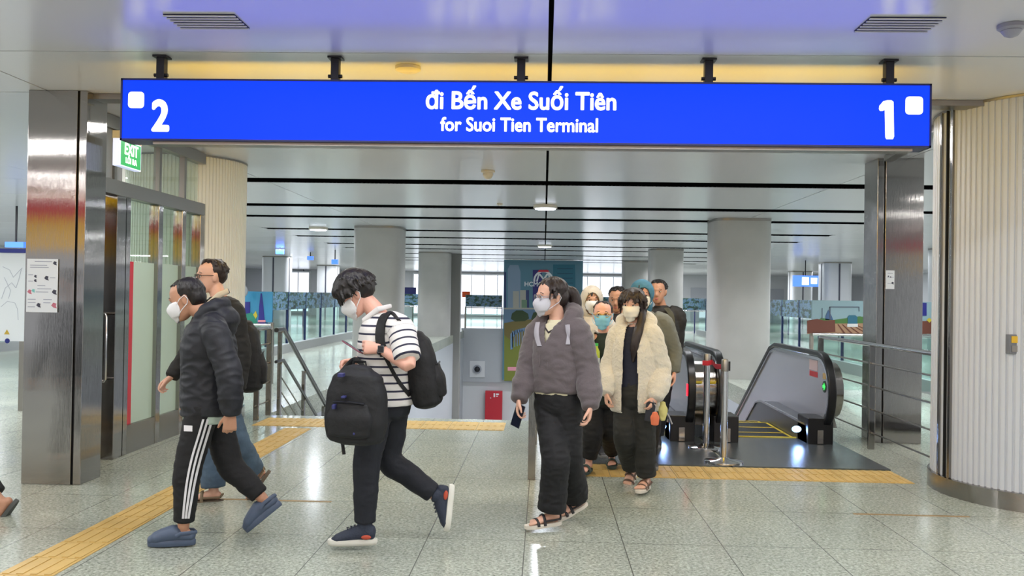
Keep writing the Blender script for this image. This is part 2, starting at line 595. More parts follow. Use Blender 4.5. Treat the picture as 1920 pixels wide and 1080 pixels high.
# ------------------------------------------------------------------ fluted cream columns
def fluted(cx, cy, R, label, seam_angles=(), m=CREAM):
    r = thing('fluted_column', label, 'column', (cx, cy, 0), 'round fluted cream columns')
    nr = 110
    prof = []
    for i in range(nr):
        for k, d in enumerate((0.0, 0.0, -0.011, -0.011)):
            a = 2 * PI * (i + (0.0, 0.56, 0.66, 0.90)[k]) / nr
            prof.append((cx + math.cos(a) * (R + d), cy + math.sin(a) * (R + d)))
    b = MB(); b.prism(prof, 'z', 0.13, CEIL - 0.01)
    part('fluted_cladding', b, m, r)
    s = MB(); s.lathe((cx, cy, 0), [(R + 0.02, 0), (R + 0.02, 0.13), (R - 0.02, 0.14)], 96)
    part('skirting', s, STEEL, r, True)
    t = MB(); t.lathe((cx, cy, 0), [(R - 0.05, CEIL - 0.02), (R + 0.006, CEIL - 0.02), (R + 0.006, CEIL - 0.002), (R - 0.05, CEIL - 0.002)], 96)
    part('top_trim', t, STEEL_D, r, True)
    for a, wd, sm_m in seam_angles:
        sm = MB()
        sm.obox((cx + math.cos(a) * (R + 0.008), cy + math.sin(a) * (R + 0.008), CEIL / 2 + 0.06), (-math.sin(a), math.cos(a), 0), (math.cos(a), math.sin(a), 0), (0, 0, 1), wd / 2, 0.012, CEIL / 2 - 0.075)
        part('cladding_seam', sm, sm_m, r)
    return r


fluted(-4.26, 10.25, 0.70, 'round fluted cream column behind the glass partition, left of the stairs', m=CREAM2)
AL = math.radians(190)
fluted(4.02, 7.12, 0.86, 'round fluted cream column at the right edge of the photo with a call box on it',
       ((math.radians(186), 0.012, DARK), (math.radians(190), 0.03, STEEL), (math.radians(180), 0.02, STEEL)))
# call box on the right column
c = at(1898, 645, 6.53)
r = thing('call_box', 'small grey call box with a yellow label on the right fluted column', 'call box', (c.x, c.y, c.z))
b = MB(); b.box((c.x - 0.035, c.y - 0.03, c.z - 0.07), (c.x + 0.035, c.y + 0.06, c.z + 0.07)); part('housing', b, mat('grey_plastic', (110, 112, 118), 0.4), r, bevel=0.004)
b = MB(); b.box((c.x - 0.022, c.y - 0.034, c.z + 0.01), (c.x + 0.022, c.y - 0.03, c.z + 0.058)); part('label_plate', b, mat('yellow_label', (214, 170, 40), 0.5), r)
b = MB(); b.box((c.x - 0.02, c.y - 0.034, c.z - 0.055), (c.x + 0.02, c.y - 0.03, c.z - 0.01)); part('button_plate', b, STEEL_D, r)

# ------------------------------------------------------------------ steel portal pillars
def pillar(x0, x1, y0, y1, label, flip):
    r = thing('steel_pillar', label, 'pillar', ((x0 + x1) / 2, (y0 + y1) / 2, 0), 'brushed steel pillars')
    j = x1 - 0.065 if not flip else x0 + 0.075
    b = MB()
    if not flip:
        b.box((x0, y0, 0), (j - 0.006, y1, CEIL)); part('main_panel', b, STEEL, r, bevel=0.004)
        b = MB(); b.box((j + 0.006, y0 + 0.01, 0), (x1, y1, CEIL)); part('edge_panel', b, STEEL, r, bevel=0.004)
    else:
        b.box((j + 0.006, y0, 0), (x1, y1, CEIL)); part('main_panel', b, STEEL, r, bevel=0.004)
        b = MB(); b.box((x0, y0 + 0.01, 0), (j - 0.006, y1, CEIL)); part('edge_panel', b, STEEL, r, bevel=0.004)
    b = MB(); b.box((j - 0.008, y0 + 0.02, 0), (j + 0.008, y1 - 0.02, CEIL)); part('shadow_joint', b, DARK, r)
    return r


pillar(-3.975, -3.52, 6.6, 6.92, 'brushed steel pillar at the left with a white notice taped on it', False)
pillar(3.52, 4.0, 9.45, 9.85, 'brushed steel pillar behind the right railing with a small paper on it', True)
PAPER = mat('white_paper', (222, 228, 236), 0.6)
INK = mat('dark_ink', (60, 62, 80), 0.6); PINK = mat('pink_ink', (190, 110, 130), 0.6); LINK = mat('pale_grey_ink', (165, 172, 190), 0.6); TEAL = mat('teal_ink', (120, 190, 190), 0.6)


def notice(px0, py0, px1, py1, Y, label, blobs, lines):
    a = at(px0, py0, Y); d = at(px1, py1, Y)
    r = thing('paper_notice', label, 'notice', ((a.x + d.x) / 2, Y, (a.z + d.z) / 2))
    b = MB(); b.box((a.x, Y, d.z), (d.x, Y + 0.004, a.z)); part('sheet', b, PAPER, r)
    W = d.x - a.x; H = a.z - d.z
    for k, (u, v, s, m) in enumerate(blobs):
        q = MB(); cx = a.x + u * W; cz = a.z - v * H
        q.prism([(cx - s, cz), (cx - s * 0.3, cz + s), (cx + s * 0.8, cz + s * 0.7), (cx + s * 0.6, cz - s * 0.2), (cx + s, cz - s), (cx - s * 0.2, cz - s * 0.7)], 'y', Y - 0.0015, Y)
        part('picture', q, m, r)
    for (u0, u1, v) in lines:
        q = MB(); q.box((a.x + u0 * W, Y - 0.001, a.z - v * H - 0.003), (a.x + u1 * W, Y, a.z - v * H + 0.003))
        part('printed_line', q, LINK, r)


notice(51, 485, 107, 586, 6.59, 'white poster sheet with small pictures taped to the left steel pillar',
       [(0.9, 0.08, 0.016, INK), (0.28, 0.33, 0.012, INK), (0.28, 0.41, 0.012, INK), (0.64, 0.36, 0.018, INK), (0.1, 0.62, 0.018, PINK), (0.22, 0.6, 0.014, TEAL), (0.9, 0.62, 0.02, INK), (0.4, 0.87, 0.018, INK), (0.9, 0.87, 0.022, PINK)],
       [(0.25, 0.8, 0.05), (0.1, 0.65, 0.12), (0.1, 0.7, 0.16), (0.35, 0.6, 0.5), (0.35, 0.8, 0.56), (0.3, 0.7, 0.62), (0.05, 0.3, 0.76), (0.05, 0.3, 0.82), (0.05, 0.28, 0.9), (0.55, 0.82, 0.76), (0.55, 0.78, 0.82), (0.75, 0.92, 0.35), (0.05, 0.2, 0.3), (0.05, 0.2, 0.42)])
notice(1661, 507, 1677, 542, 9.44, 'small white paper stuck on the right steel pillar',
       [(0.3, 0.32, 0.009, INK), (0.55, 0.36, 0.008, INK), (0.78, 0.68, 0.014, INK)], [(0.2, 0.8, 0.15), (0.2, 0.7, 0.7), (0.15, 0.9, 0.36)])

# ------------------------------------------------------------------ hanging direction sign
YS = 5.62
pa = at(238, 162, YS); pb = at(1735, 286, YS)
SX0 = at(238, 215, YS).x; SX1 = at(1735, 230, YS).x
SZ1 = 2.853; SZ0 = 2.456
BLUE_E = mat('lit_blue_sign_face', (2, 14, 60), 0.5, spec=0.12, emis=((6, 45, 246), 2.6))
YEL_E = mat('lit_yellow_sign_face', (240, 200, 60), 0.3, emis=((252, 200, 0), 7.5))
WH_E = mat('lit_white_lettering', (250, 250, 255), 0.4, emis=((250, 250, 255), 1.25))
FR = mat('dark_blue_sign_frame', (28, 38, 92), 0.35, 0.3)
sg = thing('direction_sign', 'long lit blue hanging sign with platform numbers 2 and 1 at its ends', 'sign', ((SX0 + SX1) / 2, YS, SZ0))
b = MB()
b.box((SX0, YS - 0.09, SZ1 - 0.012), (SX1, YS + 0.09, SZ1)); b.box((SX0, YS - 0.09, SZ0), (SX1, YS + 0.09, SZ0 + 0.012))
b.box((SX0, YS - 0.09, SZ0), (SX0 + 0.012, YS + 0.09, SZ1)); b.box((SX1 - 0.012, YS - 0.09, SZ0), (SX1, YS + 0.09, SZ1))
part('frame', b, FR, sg)
b = MB(); b.box((SX0 + 0.012, YS - 0.085, SZ0 + 0.012), (SX1 - 0.012, YS - 0.07, SZ1 - 0.012)); part('blue_face', b, BLUE_E, sg, label='lit blue front face')
b = MB(); b.box((SX0 + 0.012, YS + 0.07, SZ0 + 0.012), (SX1 - 0.012, YS + 0.085, SZ1 - 0.012)); part('yellow_face', b, YEL_E, sg, label='lit yellow back face')
b = MB(); b.box((SX0 + 0.2, YS - 0.055, SZ0 - 0.018), (SX1 - 0.1, YS + 0.055, SZ0)); part('bottom_tray', b, STEEL_D, sg)
YF = YS - 0.087


def sx(px):
    return at(px, 215, YS).x


def rsq(x0, x1, z0, z1, r):
    p = []
    for (cx, cz, a0) in ((x1 - r, z1 - r, 0), (x0 + r, z1 - r, 90), (x0 + r, z0 + r, 180), (x1 - r, z0 + r, 270)):
        for k in range(5):
            a = math.radians(a0 + k * 22.5); p.append((cx + math.cos(a) * r, cz + math.sin(a) * r))
    return p


zt = lambda px, py: at(px, py, YS).z
text_part('lettering', 'đi Bến Xe Suối Tiên', 0.156, (sx(977), YF, zt(977, 210)), WH_E, sg, bold=0.0036, ext=0.003, sx=0.93)
text_part('lettering', 'for Suoi Tien Terminal', 0.122, (sx(975), YF, zt(975, 251)), WH_E, sg, bold=0.0026, ext=0.003, sx=0.89)
text_part('platform_number', '2', 0.275, (sx(312), YF, zt(312, 249)), WH_E, sg, bold=0.009, ext=0.003, sx=0.82)
b = MB(); b.prism([(at(x, y, YF).x, at(x, y, YF).z) for x, y in ((1649, 198), (1656, 190), (1663, 188), (1671, 188), (1675, 191), (1676, 256), (1674, 261), (1662, 261), (1660, 257), (1659, 206), (1655, 208), (1650, 208), (1648, 204))], 'y', YF - 0.003, YF + 0.003)
part('platform_number', b, WH_E, sg)
b = MB(); b.prism(rsq(sx(252), sx(281), zt(266, 208), zt(266, 178), 0.022), 'y', YF - 0.003, YF + 0.003); part('platform_square', b, WH_E, sg)
b = MB(); b.prism(rsq(sx(1687), sx(1719), zt(1703, 220), zt(1703, 187), 0.022), 'y', YF - 0.003, YF + 0.003); part('platform_square', b, WH_E, sg)
for px in (302, 628, 976, 1327, 1665):
    x = sx(px)
    h = MB(); h.box((x - 0.026, YS - 0.03, SZ1), (x + 0.026, YS + 0.03, CEIL - 0.012)); hp = part('hanger', h, BLACK, sg, bevel=0.004)
    h = MB(); h.box((x - 0.045, YS - 0.045, CEIL - 0.014), (x + 0.045, YS + 0.045, CEIL - 0.002)); part('flange', h, BLACK, hp)
    h = MB(); h.cyl((x - 0.045, YS - 0.01, SZ1 + 0.04), (x + 0.045, YS - 0.01, SZ1 + 0.04), 0.012, 12); part('bolt', h, BLACK, hp, True)

# ------------------------------------------------------------------ green exit sign
EXX = -3.325
ex = thing('exit_sign', 'small green lit exit sign hanging by the glass partition behind the blue sign', 'sign', (EXX, 6.9, 2.45))
y0, y1 = 6.68, 7.05; z0, z1 = 2.47, 2.66
b = MB(); b.box((EXX - 0.025, y0, z0 - 0.01), (EXX + 0.025, y1, z1 + 0.01)); part('box', b, mat('white_lit_edge', (225, 232, 255), 0.4, emis=((200, 215, 255), 0.8)), ex)
b = MB(); b.box((EXX + 0.025, y0 + 0.03, z0), (EXX + 0.029, y1 - 0.015, z1)); part('green_face', b, mat('lit_green_face', (20, 160, 80), 0.4, emis=((10, 165, 80), 0.8)), ex)
b = MB(); b.box((EXX - 0.03, y0, z1 + 0.01), (EXX + 0.03, y1, z1 + 0.07)); part('top_housing', b, mat('cream_metal', (206, 190, 150), 0.5), ex)
text_part('lettering', 'EXIT', 0.125, (EXX + 0.030, 6.872, 2.562), WH_E, ex, rotz=PI / 2, bold=0.003, ext=0.001, sx=0.9)
text_part('lettering', 'LỐI RA', 0.062, (EXX + 0.030, 6.872, 2.495), WH_E, ex, rotz=PI / 2, bold=0.002, ext=0.001)
b = MB(); b.cyl((EXX, 6.86, z1 + 0.07), (EXX, 6.86, CEIL - 0.004), 0.012, 12); part('rod', b, BLACK, ex, True)
b = MB(); b.tube([(EXX + 0.01, 6.8, z1 + 0.06), (EXX + 0.03, 6.78, z1 + 0.15), (EXX + 0.01, 6.83, z1 + 0.25), (EXX + 0.02, 6.84, CEIL - 0.01)], 0.006, 8); part('cable', b, mat('beige_cable', (180, 160, 120), 0.5), ex, True)
b = MB(); b.box((EXX - 0.04, 6.82, CEIL - 0.05), (EXX + 0.04, 6.9, CEIL - 0.004)); part('ceiling_box', b, mat('cream_metal', (206, 190, 150), 0.5), ex)

# ------------------------------------------------------------------ left glass partition with steel door
GX = -3.82
gp = thing('glass_partition', 'steel framed glass partition with green tinted panes running back behind the left pillar', 'partition', (GX, 8.4, 0))
HD = 2.33
fr = [(7.78, 7.88), (8.46, 8.56), (9.02, 9.12), (9.5, 9.62)]
for a, b_ in fr:
    m = MB(); m.box((GX - 0.05, a, 0), (GX + 0.05, b_, HD)); part('mullion', m, STEEL, gp, bevel=0.004)
for (a, b_) in zip(fr[:-1], fr[1:]):
    y_r = a[1] + (0.15 if a[1] < 8 else 0)
    m = MB(); m.box((GX - 0.01, a[1], 1.76), (GX + 0.01, b_[0], HD)); part('glass_pane', m, GLASS_G, gp)
    m = MB(); m.box((GX - 0.01, y_r, 0.26), (GX + 0.01, b_[0], 1.758)); part('frosted_pane', m, mat('frosted_green_film', (176, 196, 184), 0.35), gp)
    if y_r > a[1]:
        m = MB(); m.box((GX - 0.01, a[1], 0.26), (GX + 0.012, y_r - 0.002, 1.758)); part('red_film', m, mat('red_enamel', (186, 34, 52), 0.35), gp, label='tall narrow red strip')
    m = MB(); m.box((GX - 0.01, a[1], HD + 0.13), (GX + 0.01, b_[0], CEIL - 0.12)); part('transom_pane', m, GLASS, gp)
    m = MB(); m.box((GX - 0.045, a[1], 0), (GX + 0.045, b_[0], 0.26)); part('bottom_panel', m, STEEL_D, gp)
m = MB(); m.box((GX - 0.06, 6.93, HD), (GX + 0.06, 9.6, HD + 0.13)); part('head_rail', m, STEEL_D, gp, bevel=0.004)
m = MB(); m.box((GX - 0.05, 6.93, CEIL - 0.12), (GX + 0.05, 9.62, CEIL - 0.006)); part('top_rail', m, STEEL_D, gp)
m = MB(); m.box((GX - 0.01, 6.98, HD + 0.13), (GX + 0.01, 7.78, CEIL - 0.12)); part('transom_pane', m, mat('grey_transom_panel', (140, 142, 142), 0.3, 0.2), gp)
for yv in (7.6, 8.5, 9.1):
    m = MB(); m.box((GX - 0.03, yv, HD + 0.13), (GX + 0.03, yv + 0.05, CEIL - 0.12)); part('transom_bar', m, STEEL_D, gp)
q = MB(); q.box((GX - 0.10, 6.98, 0.01), (GX - 0.05, 7.74, HD - 0.01))
dr = struct('door_1', q, STEEL)
m = MB(); m.box((GX - 0.06, 7.40, 0.02), (GX - 0.045, 7.41, HD - 0.02)); part('door_joint', m, DARK, dr)
HX = GX + 0.03
m = MB(); m.tube([(GX - 0.05, 7.5, 1.28), (HX - 0.01, 7.5, 1.28), (HX, 7.5, 1.26), (HX, 7.5, 0.72), (HX - 0.01, 7.5, 0.70), (GX - 0.05, 7.5, 0.70)], 0.012, 10)
part('door_handle', m, CHROME, dr, True)
m = MB(); m.box((GX - 0.09, 7.62, 0.0), (GX + 0.05, 7.80, HD)); part('door_jamb', m, STEEL, dr, bevel=0.003)
m = MB(); m.box((GX - 0.07, 7.0, 2.26), (GX + 0.02, 7.22, 2.31)); part('door_closer', m, STEEL_D, dr, bevel=0.003)

# ------------------------------------------------------------------ map board at the far left
mb_ = thing('map_board', 'white route map board with a blue top edge beyond the left steel pillar', 'board', (-7.3, 10.5, 0))
a = at(-40, 470, 10.5); d = at(45, 640, 10.5)
a.x = -8.1
b = MB(); b.box((a.x, 10.5, d.z), (d.x, 10.54, a.z)); part('map_sheet', b, PAPER, mb_)
b = MB(); b.box((a.x, 10.48, a.z - 0.02), (d.x, 10.56, a.z + 0.03)); part('top_edge', b, mat('navy_edge', (24, 36, 120), 0.4), mb_)
b = MB()
def line2d(m, pts, Y, w_, th=0.002):
    for p, q in zip(pts[:-1], pts[1:]):
        p = V((p[0], p[1])); q = V((q[0], q[1])); t = (q - p).normalized(); n = V((-t.y, t.x)) * w_ / 2
        m.prism([tuple(p + n), tuple(q + n), tuple(q - n), tuple(p - n)], 'y', Y - th, Y)
P2 = lambda x, y, Y=10.5: (at(x, y, Y).x, at(x, y, Y).z)
for pts in ([(5, 500), (18, 506), (25, 520), (34, 510), (42, 502)], [(3, 560), (10, 540), (22, 530), (30, 540), (36, 522), (40, 505)], [(2, 575), (14, 565), (28, 568), (33, 580), (34, 600)], [(8, 520), (20, 545), (16, 560)]):
    line2d(b, [P2(*p) for p in pts], 10.5, 0.005)
part('map_line', b, LINK, mb_)
b = MB(); p = P2(13, 627); b.prism([(p[0] - 0.035, p[1]), (p[0] + 0.035, p[1]), (p[0], p[1] + 0.06)], 'y', 10.496, 10.5); part('warning_triangle', b, mat('amber_ink', (190, 160, 60), 0.5), mb_)
b = MB(); p = P2(14, 636); b.cyl((p[0], 10.494, p[1] - 0.02), (p[0], 10.5, p[1] - 0.02), 0.03, 20); part('info_dot', b, mat('navy_edge', (24, 36, 120), 0.4), mb_)
b = MB(); b.box((-8.1, 10.5, 0.0), (-8.04, 10.54, a.z)); part('leg', b, STEEL_D, mb_)
b = MB(); b.box((d.x - 0.06, 10.5, 0), (d.x, 10.54, d.z)); part('leg', b, STEEL_D, mb_)

# ------------------------------------------------------------------ ceiling furniture
def vent(cx, cy, label):
    r = thing('ceiling_vent', label, 'vent', (cx, cy, CEIL), 'slatted ceiling vents')
    b = MB(); b.box((cx - 0.2, cy - 0.125, CEIL - 0.004), (cx + 0.2, cy + 0.125, CEIL - 0.001)); part('backing', b, mat('vent_gap', (52, 54, 96), 0.7), r)
    for k in range(6):
        yy = cy - 0.115 + k * 0.046
        s = MB(); s.obox((cx, yy, CEIL - 0.010), (1, 0, 0), (0, 1, 0.12), (0, -0.12, 1), 0.2, 0.010, 0.003); part('slat', s, CEILM, r)


vent(-1.92, 4.88, 'slatted ceiling vent above the left end of the blue sign')
vent(1.92, 4.88, 'slatted ceiling vent above the right end of the blue sign')
CRP = mat('cream_plastic', (214, 206, 190), 0.4)


def dome(px, py, label, r_=0.07, low=0.10, name='smoke_detector', m=None):
    off = (555 + (px - 1020) * 0.0157) - py
    Y = F_PX * (CEIL - 1.5) / off
    c = at(px, py, Y)
    c.z = CEIL - 0.002
    r = thing(name, label, 'detector', c)
    b = MB(); b.lathe(c, [(0.01, 0), (r_, 0), (r_, -0.02), (r_ * 0.8, -0.03)], 24); part('base', b, m or CRP, r, True)
    b = MB(); b.lathe(c, [(r_ * 0.72, -0.025), (r_ * 0.75, -low * 0.5), (r_ * 0.5, -low * 0.85), (0.01, -low)], 24); part('dome', b, m or CRP, r, True)


dome(915, 319, 'cream dome hanging from the ceiling just in front of the first black slot', 0.085, 0.11)
dome(1778, 345, 'pale dome on the ceiling between right steel pillar and fluted column', 0.08, 0.07)
dome(1896, 55, 'grey ceiling detector in the upper right corner above the fluted column', 0.07, 0.07, m=mat('lilac_grey_plastic', (150, 150, 165), 0.4))
dome(765, 122, 'round yellowish detector on the ceiling above the blue sign', 0.085, 0.02)
dome(1412, 440, 'tiny detector on the ceiling in front of the big grey column', 0.06, 0.05)
dome(937, 381, 'small grey dot detector on the ceiling left of the centre joint', 0.05, 0.04)
LED = mat('downlight_lens', (240, 244, 255), 0.3, emis=((225, 232, 255), 6.0))


def downlight(x, yy, label, rr=0.2):
    r = thing('ceiling_downlight', label, 'downlight', (x, yy, CEIL), 'surface mounted ceiling downlights')
    b = MB(); b.lathe((x, yy, CEIL - 0.001), [(rr, 0), (rr, -0.05), (rr * 0.9, -0.055)], 32); part('rim', b, CRP, r, True)
    b = MB(); b.lathe((x, yy, CEIL - 0.05), [(rr * 0.88, 0), (rr * 0.85, -0.02), (0.01, -0.035)], 32); part('lens', b, LED, r, True)
    l = area_light('downlight_light', (x, yy, CEIL - 0.1), rr, rr, 30, (0.85, 0.9, 1))


downlight(0.0, 14.75, 'nearest bluish ceiling downlight on the centre joint under the blue sign')
downlight(0.0, 26.3, 'farther bluish ceiling downlight on the centre joint above the far poster', 0.22)
downlight(-5.3, 20.4, 'bluish ceiling downlight left of the grey column', 0.22)
downlight(-13.5, 30, 'bluish ceiling downlight in the left far hall', 0.22)
downlight(11, 29.5, 'bluish ceiling downlight left of the right steel pillar', 0.25)
SGB = mat('lit_small_blue_sign', (60, 110, 240), 0.3, emis=((70, 120, 250), 1.6))


def small_sign(px, py, Y, w_, h_, label, squares=True):
    c = at(px, py, Y)
    r = thing('small_hanging_sign', label, 'sign', (c.x, c.y, c.z))
    b = MB(); b.box((c.x - w_ / 2, Y - 0.06, c.z - h_ / 2), (c.x + w_ / 2, Y + 0.06, c.z + h_ / 2)); part('light_box', b, SGB, r)
    if squares:
        b = MB(); b.box((c.x - w_ * 0.15, Y - 0.066, c.z - h_ * 0.35), (c.x + w_ * 0.12, Y - 0.061, c.z + h_ * 0.35)); part('white_square', b, WH_E, r)
        b = MB(); b.box((c.x + w_ * 0.2, Y - 0.066, c.z - h_ * 0.25), (c.x + w_ * 0.45, Y - 0.061, c.z + h_ * 0.3)); part('white_square', b, WH_E, r)
    if c.z + h_ / 2 < CEIL:
        b = MB(); b.cyl((c.x, Y, c.z + h_ / 2), (c.x, Y, CEIL - 0.002), 0.02, 8); part('rod', b, BLACK, r)


small_sign(1510, 527, 34, 0.95, 0.42, 'lit blue hanging sign with white squares right of the big grey column')
small_sign(525, 472, 30, 0.26, 0.16, 'tiny lit blue sign under the ceiling above the white panelled column', False)
small_sign(582, 484, 33, 0.22, 0.14, 'tiny lit blue sign under the ceiling right of the white panelled column', False)
small_sign(628, 491, 31, 0.22, 0.16, 'tiny lit blue sign just left of the grey column', False)
small_sign(30, 459, 16, 0.35, 0.10, 'tiny lit blue sign above the map board at the left edge', False)
c = at(762, 549, 38.5)
r = thing('dark_blue_board', 'dark blue board on legs seen between the two grey columns behind the striped shirt', 'board', (c.x, 38.5, 0))
q = MB(); q.box((c.x - 0.42, 38.5, c.z - 0.24), (c.x + 0.42, 38.56, c.z + 0.24)); part('panel', q, mat('navy_board', (24, 30, 96), 0.4), r)
for s in (-0.3, 0.3):
    q = MB(); q.box((c.x + s - 0.03, 38.5, 0), (c.x + s + 0.03, 38.56, c.z - 0.24)); part('leg', q, STEEL_D, r)
# ------------------------------------------------------------------ railings
def rail_run(pts_top, posts, label, group, rails=4, height=1.06, post_w=0.06, name='railing'):
    """level railing: flat posts, one round top rail, thin rails below"""
    a = V(pts_top[0])
    r = thing(name, label, 'railing', (a.x, a.y, 0), group)
    b = MB(); b.tube([V(p) + V((0, 0, height)) for p in pts_top], 0.022, 12); part('top_rail', b, CHROME, r, True)
    for k in range(rails):
        z = height - 0.19 - k * (height - 0.36) / max(1, rails - 1)
        b = MB(); b.tube([V(p) + V((0, 0, z)) for p in pts_top], 0.009, 8); part('lower_rail', b, STEEL_D, r, True)
    for (x, y) in posts:
        b = MB(); b.box((x - post_w / 2, y - 0.02, 0), (x + post_w / 2, y + 0.02, height - 0.015)); part('post', b, STEEL, r, bevel=0.003)
    return r


rail_run([(3.33, 7.49, 0), (3.33, 10.72, 0)], [(3.33, 7.5), (3.33, 9.05), (3.33, 10.7)], 'steel railing with thin rails to the right of the right escalator', 'steel railings')
rail_run([(-0.08, 7.19, 0), (-0.08, 10.6, 0)], [(-0.08, 7.2), (-0.08, 8.9), (-0.08, 10.58)], 'steel railing between the stairs and the escalators, partly hidden by the woman in grey', 'steel railings')
rail_run([(-3.33, 10.1, 0), (-3.33, 10.62, 0)], [(-3.33, 10.15), (-3.33, 10.6)], 'short level steel railing at the head of the stairs beside the fluted column', 'steel railings')

# sloping stair handrail
sh = thing('stair_handrail', 'sloping steel handrail going down the left side of the stairs', 'handrail', (-3.2, 10.66, 0))
sl = math.tan(math.radians(29))
HRD = mat('dark_steel_handrail', (92, 92, 96), 0.3, 0.9)
for z, rr, m, nm in ((1.04, 0.028, HRD, 'top_rail'), (0.66, 0.02, HRD, 'middle_rail')):
    b = MB(); b.tube([(-3.2, 10.45, z), (-3.2, 10.75, z), (-3.2, 17.5, z - 6.75 * sl)], rr, 12); part(nm, b, m, sh, True)
for z in (0.46, 0.28, 0.12):
    b = MB(); b.tube([(-3.23, 10.75, z), (-3.23, 17.5, z - 6.75 * sl)], 0.009, 8); part('thin_rail', b, STEEL_D, sh, True)
for k in range(6):
    yy = 10.7 + k * 1.1
    zz = -max(0, yy - 10.75) * sl
    b = MB(); b.box((-3.25, yy - 0.03, zz - 0.15), (-3.21, yy + 0.03, zz + 1.02)); part('post', b, STEEL, sh)
    for z in (1.04, 0.66):
        b = MB(); b.tube([(-3.23, yy, zz + z - 0.07), (-3.2, yy, zz + z - 0.02)], 0.012, 8); part('bracket', b, STEEL_D, sh)

# stairs
st = MB()
n = 17; rise, run = 0.165, 0.30
for k in range(n):
    st.box((VX0, VY0 + k * run, -(k + 1) * rise - 0.4), (-0.12, VY0 + (k + 1) * run, -(k + 1) * rise))
struct('floor', st, GRAN)
q = MB(); q.box((VX0, VY0 - 0.02, -5), (EX0, VY0, -0.3)); struct('wall_stair_head', q, GREYW)

# ------------------------------------------------------------------ escalators
ESTEP = mat('escalator_tread', (58, 60, 66), 0.4, 0.8, bump=(300, 0.3, (1, 0.01, 0.01)))
PLATE = mat('ribbed_landing_plate', (104, 110, 112), 0.24, 0.6, bump=(180, 0.15, (1, 0.02, 1)))
YLINE = mat('yellow_step_edge', (205, 180, 50), 0.5)
EGLASS = glass('escalator_glass', (205, 212, 214), 0.03)
ESK = mat('grey_skirt_panel', (120, 122, 128), 0.3, 0.85)
S30 = math.tan(math.radians(30))


def path_top(z_top, yn, r, flat_to=11.25, end=17.0, n=10):
    """side profile (y,z) of a handrail: newel semicircle, level stretch, slope"""
    cz = z_top - r
    p = []
    for k in range(n + 1):
        a = math.radians(-90 - 180 * k / n)
        p.append((yn + r + math.cos(a) * r, cz + math.sin(a) * r))
    p += [(flat_to, z_top), (flat_to + 0.25, z_top - 0.06), (end, z_top - 0.06 - (end - flat_to - 0.25) * S30)]
    return p


